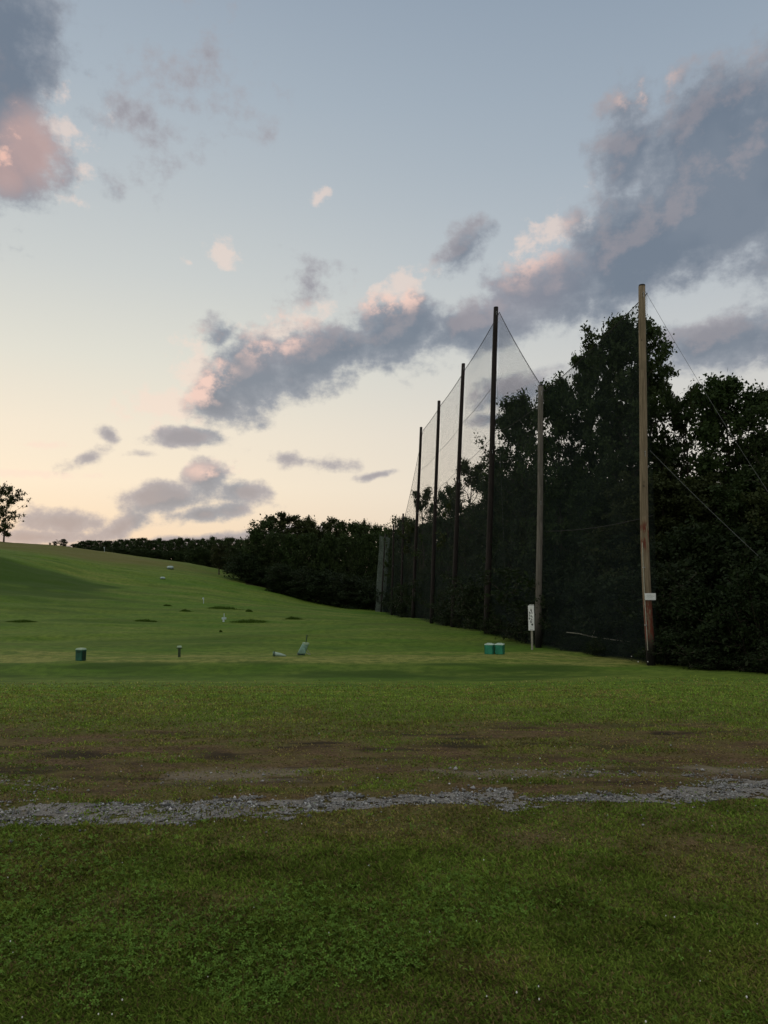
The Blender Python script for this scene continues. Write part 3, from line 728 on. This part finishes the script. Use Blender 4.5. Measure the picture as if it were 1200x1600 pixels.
# ------------------------------------------------------------------ nets
def net_span(a, b, ta, tb, mat, label, sag, mids=(), pleat=0., name='range_net', rope_w=.018, back=.22):
    """a,b base points, ta,tb top points"""
    off = np.array([back, 0, 0]); O = a + off
    e = empty(name, tuple(O), 0, label, 'net', 'net panels hung between the poles')
    nu, nv = 26, 30; V = []; UV = []; Ln = np.linalg.norm((b - a)[:2])
    for j in range(nv + 1):
        v = j / nv
        for i in range(nu + 1):
            u = i / nu; top = ta * (1 - u) + tb * u; top = top + np.array([0, 0, -.3 - sag * 4 * u * (1 - u)])
            p0 = a * (1 - u) + b * u; p0 = p0 + np.array([0, 0, float(ground(np.array([p0[0] + back]), np.array([p0[1]]))[0]) - p0[2] + .02])
            p = p0 * (1 - v) + top * v + off
            bil = .22 * math.sin(PI * u) * math.sin(PI * v) + .07 * math.sin(u * 9 + v * 5) * math.sin(PI * v) + pleat * math.sin(u * 26 + v) * (1 - .3 * v)
            p = p + np.array([bil, 0, 0]); V.append(p - O); UV.append((u * Ln, (p[2] - p0[2])))
    idx = np.arange((nu + 1) * (nv + 1)).reshape(nv + 1, nu + 1)
    Fc = np.stack([idx[:-1, :-1], idx[:-1, 1:], idx[1:, 1:], idx[1:, :-1]], -1).reshape(-1, 4)
    link('netting', mesh_np('netting', np.array(V), Fc, mat, None, True, np.array(UV)), e)
    tp = [V[nv * (nu + 1) + i] + np.array([0, 0, 0.0]) for i in range(nu + 1)]
    MB().tube(tp, rope_w, 5).build('head_rope', M['rope'], e)
    lc = MB(); q = []                                  # lacing that ties the head rope in loops
    for i in range(0, nu * 4 + 1):
        u = i / (nu * 4.); k = min(int(u * nu), nu - 1); f_ = u * nu - k; p = tp[k] * (1 - f_) + tp[k + 1] * f_
        q.append(p + np.array([0, 0, -.05 + .055 * math.sin(i * 1.9)]))
    lc.tube(q, .008, 4).build('lacing', M['rope'], e)
    for h in mids:
        vv = []
        for i in range(nu + 1):
            u = i / nu; zz = a[2] * (1 - u) + b[2] * u + h - .18 * 4 * u * (1 - u)
            x0 = a + (b - a) * u + off; vtop = V[nv * (nu + 1) + i]; vbot = V[i]; s_ = np.clip((zz - O[2] - vbot[2]) / (vtop[2] - vbot[2]), 0, 1)
            vv.append(vbot * (1 - s_) + vtop * s_ + np.array([-.02, 0, 0]))
        MB().tube(vv, .014, 5).build('cross_rope', M['rope'], e)
    return e
def at_h(k, h): return BASE[k] + (TOP[k] - BASE[k]) * (h / (TOP[k][2] - BASE[k][2]))
NL = ['nearest net panel, between the tan pole and the grey pole', 'net panel climbing from the grey pole to the tallest black pole', 'net panel left of the tallest black pole', 'net panel between the second and third black poles',
      'net panel between the third and fourth black poles', 'net panel dropping from the last tall black pole to a low pole', 'low net panel just before the far end', 'last dark low net panel at the far end']
SAG = [.12, .18, .12, .12, .1, .35, .1, .1]
MID = [(6.0,), (13.0,), (13.0, 16.6), (13.0, 16.6), (13.0, 16.6), (8.5,), (), ()]
for k in range(8):
    net_span(BASE[k], BASE[k + 1], TOP[k], TOP[k + 1], M['net'], NL[k], SAG[k], MID[k])
A = BASE[8].copy(); B_ = A + np.array([-.95, 2.0, 0]); B_[2] = gz(B_[0], B_[1]); TB = TOP[8] + np.array([-1.0, 2.0, .3])
A2 = A + np.array([.45, 0, 0]); TA = TOP[8] + np.array([.75, 0, .1])
net_span(A2, B_, TA, TB, M['net_end'], 'pale gathered end panel of net at the far low end', .35, (), .10, back=0.)

# guy wires
def wire(a, b, label, sag=.3, r=.012):
    a = np.array(a); b = np.array(b); e = empty('guy_wire', tuple(b), 0, label, 'guy wire', 'guy wires bracing the poles')
    pts = [a * (1 - t) + b * t - np.array([0, 0, sag * 4 * t * (1 - t)]) - b for t in np.linspace(0, 1, 14)]
    MB().tube(pts, r, 5).build('cable', M['cable'], e)
    MB().tube([(0, 0, -.3), (0, 0, .12)], .02, 6).tube([(-.03, 0, .12), (0, 0, .17), (.03, 0, .12)], .01, 5).build('ground_anchor', M['steel'], e)
p0 = BASE[0] + (TOP[0] - BASE[0]) * .985 + np.array([.14, 0, 0])
an = np.array(at(1395, 1062, 27)); an[2] = gz(an[0], an[1])
wire(p0, an, 'thin guy wire from the top of the tan pole down into the wood', .5, .007)
p1 = BASE[0] + (TOP[0] - BASE[0]) * .555 + np.array([.16, 0, 0]); an2 = np.array([an[0] - .5, 26.2, 0]); an2[2] = gz(an2[0], an2[1])
wire(p1, an2, 'lower guy wire from the middle of the tan pole', .25, .008)
p2 = BASE[2] + (TOP[2] - BASE[2]) * .80 + np.array([.16, 0, 0]); an3 = np.array([8.6, 52, 0]); an3[2] = gz(8.6, 52)
wire(p2, an3, 'short guy wire seen through the net beside the tallest black pole', .2, .008)

# ------------------------------------------------------------------ signboard
def signboard():
    d = 37.4; x = pxs(831 - 600, 1008, d); z = gz(x, d); zt = zrow(946, d) - z; zb = zrow(985, d) - z
    e = empty('signboard', (x, d, z), 0, 'tall narrow white board with dark characters on a post beside the grey pole', 'sign')
    MB().box((.02, .035, zb * .5 + .1), (.045, .03, zb * .5 + .3)).build('post', M['timber'], e)
    cx = -.01; cz = (zt + zb) / 2; hw = .145; hh = (zt - zb) / 2
    b = MB().box((cx, -.02, cz), (hw, .018, hh), bev=.004).build('board', M['white'], e)
    MB().box((cx + .03, -.012, zt + .028), (hw * .8, .03, .012)).build('top_cap', M['white'], e)
    mb = MB(); y = -.0405
    def seg(x0, z0, x1, z1, w=.016):
        X0, Z0, X1, Z1 = cx + x0 * hw, cz + z0 * hh, cx + x1 * hw, cz + z1 * hh
        dx, dz = X1 - X0, Z1 - Z0; l = math.hypot(dx, dz); nx, nz = -dz / l * w, dx / l * w
        V = [(X0 - nx, y, Z0 - nz), (X1 - nx, y, Z1 - nz), (X1 + nx, y, Z1 + nz), (X0 + nx, y, Z0 + nz)]; V += [(a, y + .003, c) for a, _, c in V]
        mb.add(V, [(0, 1, 2, 3), (7, 6, 5, 4), (0, 4, 5, 1), (1, 5, 6, 2), (2, 6, 7, 3), (3, 7, 4, 0)])
    def ring(x0, z0, rx, rz, w=.014):
        pts = [(x0 + rx * math.cos(t), z0 + rz * math.sin(t)) for t in np.linspace(0, 2 * PI, 11)]
        for p, q in zip(pts, pts[1:]): seg(*p, *q, w)
    seg(-.05, .72, .05, .62); seg(.05, .62, .12, .48); seg(-.2, .58, -.05, .70)
    seg(-.72, .50, -.55, .34); seg(-.45, .44, -.3, .34); seg(.2, .48, .28, .34)
    seg(-.68, .28, -.40, .14); seg(-.4, .14, -.5, .06); seg(.1, .16, .3, .04, .02); seg(.0, .20, .12, .12)
    seg(-.85, .02, -.55, -.12, .022); seg(-.55, .02, -.80, -.12); seg(-.2, -.03, .05, -.12); seg(.1, -.10, .25, -.16)
    ring(-.12, -.30, .26, .085, .015); ring(.28, -.53, .24, .065, .018)
    seg(.15, -.53, .42, -.53, .014)
    for k in (-.5, -.15, .0, .25): seg(k, -.72, k + .12, -.72, .006)
    for k in (-.35, .05, .45): seg(k, -.88, k, -.95, .010)
    mb.build('lettering', M['black'], b)
signboard()

# ------------------------------------------------------------------ things on the tee line
def place(px, row): 
    d = dist_for(px, row); x = ray(px, row)[0] / ray(px, row)[1] * d; return x, d, gz(x, d)
def bin_():
    x, y, z = place(126, 1033); h = pxs(19, 1023, y); w = pxs(6, 1023, y); print('bin', y, h)
    e = empty('litter_bin', (x, y, z), R(-24), 'dark green upright box bin with a pale lid on the tee', 'bin')
    MB().box((0, 0, h * .46), (w, w * .8, h * .46), 0, 1.04, .015).build('body', M['green_bin'], e)
    MB().box((0, 0, .025), (w * .9, w * .7, .03)).build('base', M['green_dark'], e)
    MB().box((0, 0, h * .955), (w * 1.1, w * .92, .035), 0, .82, .012).build('lid', M['lid'], e)
    MB().box((w * 1.06, 0, h * .45), (.02, w * .5, h * .36)).build('side_panel', M['green_dark'], e)
    MB().box((0, -w * .84, h * .74), (w * .6, .012, .04)).build('slot', M['bag_dark'], e)
bin_()
def post():
    x, y, z = place(280, 1027); h = pxs(17, 1017, y)
    e = empty('tee_post', (x, y, z), 0, 'short dark green post with a pale cap on the tee', 'post')
    MB().box((0, 0, h * .45), (.055, .055, h * .47), .3, .95).build('shaft', M['post_green'], e)
    MB().box((0, 0, h * .95), (.10, .09, .035), .3, .8, .01).build('cap', M['lid'], e)
    MB().tube([(-.13, 0, h * .82), (.13, 0, h * .82)], .016, 6).build('crossbar', M['green_dark'], e)
post()
def bag_up():
    x, y, z = place(476, 1024); h = pxs(18, 1015, y)
    e = empty('golf_bag', (x, y, z), 0, 'pale green golf bag standing tilted with a dark handle sticking up', 'golf bag')
    V = [( -.17, 0, .02), (-.10, 0, h * .35), (-.02, 0, h * .7), (.05, 0, h)]
    mb = MB(); mb.tube(V, [.17, .165, .15, .135], 14); mb.build('body', M['bag'], e, smooth=True)
    MB().tube([(.045, 0, h - .05), (.055, 0, h + .03)], [.15, .155], 14).build('top_rim', M['lid'], e)
    MB().tube([(-.175, 0, 0), (-.16, 0, .07)], [.18, .175], 14).build('base_cup', M['bag_dark'], e)
    MB().box((-.03, -.17, h * .38), (.09, .045, h * .22), 0, .85, .015).build('pocket', M['bag'], e)
    MB().tube([(-.06, .05, h * .3), (.22, .04, .02)], .011, 6).tube([(-.02, .05, h * .8), (.26, .10, .0)], .011, 6).build('stand_leg', M['steel'], e)
    MB().tube([(.04, 0, h * .9), (.10, .02, h + pxs(13, 1000, y))], [.02, .026], 8).build('club_handle', M['bag_dark'], e)
bag_up()
def bag_down():
    x, y, z = place(436, 1026)
    e = empty('lying_cone', (x, y, z), R(4), 'pale green cone-shaped holder lying on its side on the tee', 'cone')
    L_ = pxs(22, 1020, y); r0 = pxs(3.6, 1020, y)
    MB().tube([(-L_ * .32, 0, r0 + .01), (L_ * .1, 0, r0 * .8), (L_ * .5, 0, r0 * .32)], [r0 * .95, r0 * .7, r0 * .25], 14).build('shell', M['bag_lying'], e, smooth=True)
    MB().tube([(-L_ * .36, 0, r0 + .012), (-L_ * .31, 0, r0 + .012)], [r0 * 1.12, r0 * 1.12], 14).build('rim', M['bag_dark'], e)
    MB().tube([(-L_ * .43, 0, r0 + .014), (-L_ * .39, 0, r0 + .014)], [r0 * 1.05, r0 * 1.05], 14).build('base_ring', M['bag'], e)
bag_down()
def crate(px, label):
    x, y, z = place(px, 1022); w = pxs(6.2, 1013, y); h = pxs(15, 1013, y)
    e = empty('ball_basket', (x, y, z), R(-20), label, 'basket', 'green wire baskets on the tee')
    body = MB()
    n = 9
    for k in range(n + 1):
        t = -1 + 2 * k / n
        for sx, sy in ((t, -1), (t, 1), (-1, t), (1, t)): body.box((sx * w * .96, sy * w * .96, h * .48), (.020, .020, h * .46))
    for zz in (.06, .3, .5, .7, .92):
        for sx, sy, hx_, hy_ in ((0, -1, w, .008), (0, 1, w, .008), (-1, 0, .008, w), (1, 0, .008, w)): body.box((sx * w, sy * w, h * zz), (hx_, hy_, .018))
    body.build('basket_sides', M['teal'], e)
    MB().box((0, 0, h * .22), (w * .88, w * .88, h * .20), 0, 1, .02).build('liner', M['green_dark'], e)
    MB().tube([(-w, -w, h), (w, -w, h), (w, w, h), (-w, w, h), (-w, -w, h)], .022, 6).build('top_rim', M['wire_white'], e)
    MB().tube([(-w, 0, h), (-w * .5, 0, h + .05), (w * .5, 0, h + .05), (w, 0, h)], .012, 6).build('handle', M['wire_white'], e)
    MB().box((0, 0, .035), (w * .8, w * .8, .03)).build('foot', M['green_dark'], e)
crate(765, 'left green wire basket of the pair near the net'); crate(781, 'right green wire basket of the pair near the net')

# range markers
def marker(px, row, hpx, kind, label, name, cat):
    x, y, z = place(px, row); h = pxs(hpx, row, y)
    e = empty(name, (x, y, z), 0, label, cat)
    if kind == 'flag':
        MB().tube([(0, 0, -.1), (0, 0, h)], .035, 6).build('stake', M['flagcloth'], e)
        V = [(0, 0, h * .98), (.30 * h, .03, h * .90), (.62 * h, -.03, h * .80), (.30 * h, .03, h * .66), (0, 0, h * .62)]
        MB().box((0, .0, h * .42), (h * .28, .02, h * .12)).build('cross_board', M['marker'], e)
        MB().box((-.04, -.02, h * .17), (h * .11, .06, h * .17), 0, .8).build('base_block', M['flagcloth'], e)
    elif kind == 'stake':
        MB().tube([(0, 0, -.1), (0, 0, h)], .045, 6).build('stake', M['flagcloth'], e)
        MB().box((-.06, 0, h * .86), (.10, .015, h * .12)).build('flag', M['flagcloth'], e)
    elif kind == 'disc':
        w = h * 1.2
        MB().tube([(0, 0, .05), (0, 0, h * .7), (0, 0, h)], [w * .75, w, w * .5], 10).build('cone_top', M['marker'], e, smooth=True)
        MB().tube([(0, 0, 0), (0, 0, .06)], [w * 1.15, w * 1.05], 10).build('foot', M['bag_dark'], e)
    else:
        MB().tube([(-.30, 0, -.1), (-.05, 0, h)], .04, 6).build('left_rail', M['timber'], e)
        MB().tube([(.30, 0, -.1), (.05, 0, h)], .04, 6).build('right_rail', M['timber'], e)
        MB().box((0, 0, h * .96), (.12, .03, .05)).build('cross_brace', M['timber'], e)
marker(350, 972, 13, 'flag', 'pale target marker with a cross board, nearest on the range', 'range_marker', 'marker')
marker(318, 943, 9, 'stake', 'thin white stake standing uphill of the pale marker', 'range_stake', 'stake')
marker(254, 905, 3.4, 'disc', 'bluish pale squat marker on the hillside', 'distance_marker', 'marker')
marker(266, 889, 4.5, 'disc', 'dull grey squat marker highest on the hillside', 'distance_marker', 'marker')
marker(163, 862, 7, 'stake', 'small white stake on the hill crest before the treeline', 'range_stake', 'stake')
marker(583, 953, 12, 'frame', 'pale wooden A-frame beside the far end of the net', 'wooden_frame', 'frame')
# fallen branch at the wood edge
e = empty('fallen_branch', (*at(885, 990, 36)[:2], gz(at(885, 990, 36)[0], 36)), 0, 'pale bare branch arching over the undergrowth behind the nearest net', 'branch')
b0 = np.array([at(885, 988, 36.0), at(905, 990, 35.6), at(925, 995, 35), at(960, 1000, 34), at(995, 1004, 33)]) - np.array(e.location)
MB().tube(list(b0), [.012, .022, .022, .018, .012], 6).build('branch_stem', M['timber'], e)
MB().tube([b0[2], b0[2] + [.2, .1, .35], b0[2] + [.35, .2, .5]], [.014, .01, .006], 5).build('twig', M['timber'], e)
# white flowers at the pole foot
mb = MB()
for k in range(5):
    x = 10.8 + random.choice([-1, 1]) * random.uniform(.3, 1.4); y = 29.6 + random.uniform(-.2, 1.0); z = gz(x, y) + random.uniform(.15, .5)
    mb.tube([(x, y, z - .02), (x, y, z), (x, y, z + .02)], [.008, .022, .008], 6)
tag(mb.build('white_flowers', M['petal']), 'few white wild blossoms around the foot of the tan pole', 'flowers', kind='stuff')

# ------------------------------------------------------------------ sky
SUN_AZ, SUN_EL = -38.0, 3.0
def build_world():
    w = bpy.data.worlds.new('World'); scene.world = w; w.use_nodes = True; nt = w.node_tree; nt.nodes.clear()
    N = nt.nodes.new
    def math_(op, a, b=None, c=None, clamp=False):
        n = N('ShaderNodeMath'); n.operation = op; n.use_clamp = clamp
        for i, v in enumerate((a, b, c)):
            if v is None: continue
            if hasattr(v, 'is_output'): L(nt, v, n.inputs[i])
            else: n.inputs[i].default_value = v
        return n.outputs[0]
    gen = tex(nt, 'Generated'); sep = N('ShaderNodeSeparateXYZ'); L(nt, gen, sep.inputs[0])
    az = math_('ARCTAN2', sep.outputs['X'], sep.outputs['Y']); el = math_('ARCSINE', sep.outputs['Z'])
    D = 180 / PI
    az = math_('MULTIPLY', az, D); el = math_('MULTIPLY', el, D)
    def lin(c): return tuple(((v / 255) / 12.92 if v / 255 < .04045 else ((v / 255 + .055) / 1.055) ** 2.4) for v in c)
    def ramp(src, lo, hi, stops):
        m = N('ShaderNodeMapRange'); m.inputs['From Min'].default_value = lo; m.inputs['From Max'].default_value = hi; L(nt, src, m.inputs['Value'])
        r = N('ShaderNodeValToRGB'); L(nt, m.outputs['Result'], r.inputs[0]); r.color_ramp.interpolation = 'LINEAR'
        els = r.color_ramp.elements
        while len(els) < len(stops): els.new(.5)
        for e_, (p, c) in zip(els, stops): e_.position = (p - lo) / (hi - lo); e_.color = (*lin(c), 1)
        return r.outputs[0]
    left = ramp(el, 0, 90, [(0, (240, 208, 178)), (3, (246, 220, 190)), (7, (250, 233, 208)), (11, (243, 231, 211)), (16, (226, 224, 212)), (22, (205, 209, 207)), (28, (187, 195, 200)), (34, (170, 182, 193)), (42, (150, 164, 180)), (58, (176, 186, 198)), (90, (214, 218, 224))])
    right = ramp(el, 0, 90, [(0, (215, 205, 192)), (6, (225, 217, 205)), (12, (214, 211, 205)), (18, (196, 200, 202)), (24, (178, 188, 197)), (30, (162, 175, 188)), (42, (138, 154, 172)), (58, (176, 186, 198)), (90, (214, 218, 224))])
    back = ramp(el, 0, 90, [(0, (226, 220, 212)), (15, (228, 224, 220)), (40, (220, 220, 220)), (90, (214, 218, 224))])  # unseen back sky and zenith raised to add light on ground, trees and poles
    rf = rampf(nt, az, -22, 30)
    sky = mixc(nt, rf, left, right)
    bf = rampf(nt, math_('ABSOLUTE', az), 44, 100)
    sky = mixc(nt, bf, sky, back)
    # clouds
    cmb = N('ShaderNodeCombineXYZ'); L(nt, math_('MULTIPLY', az, .1), cmb.inputs[0]); L(nt, math_('MULTIPLY', el, .13), cmb.inputs[1])
    base = cmb.outputs[0]
    def ae(px, row):
        r = ray(px, row); return math.degrees(math.atan2(r[0], r[1])), math.degrees(math.atan2(r[2], math.hypot(r[0], r[1])))
    # px, row, rx, ry, tilt (deg, screen, + = rising to the right), weight
    BL = [(1160, 270, 250, 165, 22, 2.0), (1010, 370, 220, 115, 20, 1.7), (1080, 200, 130, 90, 30, 1.2), (1080, 330, 170, 90, 20, 1.9), (985, 225, 95, 85, 40, 1.05), (870, 440, 190, 78, 14, 1.3), (740, 510, 150, 62, 18, 1.2), (610, 520, 100, 66, 22, 1.4), (490, 560, 120, 70, 18, 1.35), (555, 545, 70, 50, 20, 1.3),
          (385, 590, 95, 88, 10, 1.5), (345, 640, 70, 36, 0, 1.2), (-15, 90, 125, 250, 0, 1.5), (10, 235, 125, 85, 20, 1.4), (290, 688, 75, 20, 3, 1.1), (182, 685, 20, 16, -30, .75),
          (255, 780, 78, 26, 10, 1.1), (330, 750, 55, 36, 30, 1.1), (385, 768, 60, 24, -15, .9), (320, 800, 105, 15, 8, 1.0), (105, 812, 75, 20, 0, .95), (70, 832, 130, 13, 0, .85), (180, 822, 65, 20, 20, .85),
          (300, 838, 270, 13, 4, 1.05), (490, 448, 52, 38, 30, .46), (705, 390, 75, 36, 40, .95), (600, 742, 45, 7, 10, .65), (485, 722, 80, 12, -5, .42), (1130, 545, 175, 48, 8, 1.25), (800, 605, 100, 32, 8, 1.0),
          (765, 648, 60, 12, 5, .75), (335, 525, 40, 34, 50, .75), (225, 180, 80, 60, 20, .22), (318, 125, 80, 60, -10, .24), (140, 725, 38, 12, 30, .5), (230, 718, 28, 8, 5, .55), (1260, 340, 140, 120, 30, 1.2)]
    WM = [(296, 590, 46, 50, 0, 1.), (265, 640, 70, 45, 0, .95), (350, 400, 40, 30, -40, .85), (505, 302, 26, 13, 45, .75), (620, 452, 62, 30, 20, 1.), (185, 640, 25, 13, 0, .8), (292, 412, 14, 8, 0, .75), (60, 700, 80, 6, 0, .7), (20, 742, 120, 7, 0, .8), (95, 295, 40, 12, 0, .5), (850, 350, 90, 40, 25, .7), (430, 515, 120, 34, 20, .85), (295, 540, 36, 30, 0, .75), (330, 732, 45, 20, 0, .8), (60, 190, 60, 110, 70, .6)]
    def warp(vec, azs, els):
        nz = N('ShaderNodeTexNoise'); nz.noise_dimensions = '2D'; nz.inputs['Scale'].default_value = .55; nz.inputs['Detail'].default_value = 1; L(nt, vec, nz.inputs['Vector'])
        sc = N('ShaderNodeSeparateColor'); L(nt, nz.outputs['Color'], sc.inputs[0])
        return (math_('ADD', math_('MULTIPLY_ADD', sc.outputs[0], 3.0, -1.5), azs), math_('ADD', math_('MULTIPLY_ADD', sc.outputs[1], 2.2, -1.1), els))
    def blobs_(w, blobs, oa=0., oe=0.):
        wx, wy = w; cur = None
        for (px, row, rx, ry, tl, wt) in blobs:
            a0, e0 = ae(px, row); a0 -= oa; e0 -= oe
            k = .0475 * (1 - .15 * abs(row - 800) / 800); rx_, ry_ = rx * k, ry * k; c, s = math.cos(R(tl)), math.sin(R(tl))
            X = math_('MULTIPLY_ADD', wx, c / rx_, math_('MULTIPLY_ADD', wy, s / rx_, -(a0 * c + e0 * s) / rx_))
            Y = math_('MULTIPLY_ADD', wx, -s / ry_, math_('MULTIPLY_ADD', wy, c / ry_, (a0 * s - e0 * c) / ry_))
            q = math_('SQRT', math_('MULTIPLY_ADD', X, X, math_('MULTIPLY', Y, Y)))
            v = math_('MULTIPLY_ADD', q, -wt, wt)
            cur = v if cur is None else math_('SMOOTH_MAX', cur, v, .12)
        return cur
    def fine(vec, det, nsc):
        n2 = N('ShaderNodeTexNoise'); n2.noise_dimensions = '2D'; n2.inputs['Scale'].default_value = nsc; n2.inputs['Detail'].default_value = det; n2.inputs['Roughness'].default_value = .62
        L(nt, vec, n2.inputs['Vector']); return math_('SUBTRACT', n2.outputs['Fac'], .5)
    W1 = warp(base, az, el); NF = fine(base, 8, 3.0)
    def dens_(blobs, amp): return math_('MULTIPLY_ADD', NF, amp, blobs_(W1, blobs))
    d1 = dens_(BL, 1.9)
    off = N('ShaderNodeVectorMath'); off.operation = 'ADD'; L(nt, base, off.inputs[0]); off.inputs[1].default_value = (-.09, .12, 0)
    d2 = math_('MULTIPLY_ADD', fine(off.outputs[0], 5, 3.0), 1.9, blobs_(W1, [q for q in BL if q[3] > 25 and q[5] > .7], -.9, .92))
    dens = rampf(nt, d1, -.12, .54)
    n3 = noise(nt, 1.3, 3, .6, base)
    rim = rampf(nt, math_('SUBTRACT', d1, d2), .12, .75)
    warm = rampf(nt, dens_([(60, 235, 90, 100, 40, 1.2), (610, 455, 90, 45, 15, 1.), (300, 590, 80, 80, 0, 1.), (430, 520, 120, 45, 20, .8), (820, 385, 90, 50, 20, .7), (330, 740, 45, 20, 0, .45), (1010, 150, 60, 40, 0, .4)], .8), -.05, .6)
    grey = mixc(nt, rampf(nt, el, 5, 20), lin((160, 156, 160)), lin((112, 124, 140)))
    grey = mixc(nt, rampf(nt, n3, .40, .62), grey, mixc(nt, .5, grey, lin((138, 146, 158))))
    core = rampf(nt, d1, .15, 1.0)
    grey = mixc(nt, core, mixc(nt, .5, grey, lin((170, 174, 182))), mixc(nt, .35, grey, lin((98, 112, 130))))
    wr = math_('MULTIPLY', rim, math_('MULTIPLY_ADD', warm, .8, .12))
    ccol = mixc(nt, wr, grey, lin((250, 212, 196)))
    pinkish = rampf(nt, dens_([(800, 450, 200, 90, 15, 1.0), (450, 530, 160, 60, 20, .8)], .8), 0, .8)
    ccol = mixc(nt, math_('MULTIPLY', pinkish, .16), ccol, lin((190, 168, 172)))
    spot = rampf(nt, dens_([(50, 225, 70, 70, 40, 1.3), (10, 265, 60, 40, 20, 1.1)], 1.3), -.25, 1.0)
    ccol = mixc(nt, math_('MULTIPLY', spot, math_('MULTIPLY_ADD', rim, .5, .42)), ccol, lin((240, 188, 170)))
    wd = rampf(nt, math_('MULTIPLY_ADD', fine(base, 7, 5.0), 2.6, blobs_(W1, WM)), .02, .75)
    out = mixc(nt, math_('MULTIPLY', wd, .50), sky, lin((250, 222, 206)))
    out = mixc(nt, math_('MULTIPLY', dens, .92), out, ccol)
    # broad soft cloud all round outside the view
    oth = rampf(nt, noise(nt, 1.2, 3, .55, gen), .52, .70)
    oth = math_('MULTIPLY', oth, rampf(nt, math_('ABSOLUTE', az), 42, 60))
    oth = math_('MULTIPLY', oth, rampf(nt, el, -2, 8))
    out = mixc(nt, math_('MULTIPLY', oth, .5), out, lin((172, 172, 182)))
    bg = N('ShaderNodeBackground'); L(nt, out, bg.inputs['Color']); bg.inputs['Strength'].default_value = .97
    st = N('ShaderNodeTexSky'); st.sky_type = 'NISHITA'; st.sun_disc = False; st.sun_elevation = R(SUN_EL); st.sun_rotation = R(SUN_AZ)
    bg2 = N('ShaderNodeBackground'); L(nt, st.outputs[0], bg2.inputs['Color']); bg2.inputs['Strength'].default_value = .05 * .12
    ad = N('ShaderNodeAddShader'); L(nt, bg.outputs[0], ad.inputs[0]); L(nt, bg2.outputs[0], ad.inputs[1])
    o = N('ShaderNodeOutputWorld'); L(nt, ad.outputs[0], o.inputs['Surface'])
build_world()
sd = bpy.data.lights.new('sun', 'SUN'); sd.energy = .38; sd.angle = R(16); sd.color = (1, .78, .6)
so = bpy.data.objects.new('sun', sd); COL.objects.link(so)
from mathutils import Vector
az_ = R(SUN_AZ); el_ = R(9)
dirv = Vector((math.sin(az_) * math.cos(el_), math.cos(az_) * math.cos(el_), math.sin(el_)))
so.rotation_euler = dirv.to_track_quat('Z', 'Y').to_euler(); so.location = (-40, 60, 30)

# ------------------------------------------------------------------ camera, render
cd = bpy.data.cameras.new('camera'); cd.sensor_fit = 'VERTICAL'; cd.sensor_height = 36; cd.sensor_width = 27; cd.lens = 36 * F / 1600; cd.clip_end = 9000; cd.clip_start = .05
co = bpy.data.objects.new('camera', cd); COL.objects.link(co); co.location = (0, 0, CAMZ); co.rotation_euler = (R(90) + P, 0, 0)
scene.camera = co
scene.render.engine = 'CYCLES'
scene.cycles.transparent_max_bounces = 24
scene.cycles.max_bounces = 6
scene.render.resolution_x = 768; scene.render.resolution_y = 1024
scene.view_settings.view_transform = 'Standard'; scene.view_settings.look = 'None'; scene.view_settings.gamma = 1; scene.view_settings.exposure = 0
print('trees', NT[0])
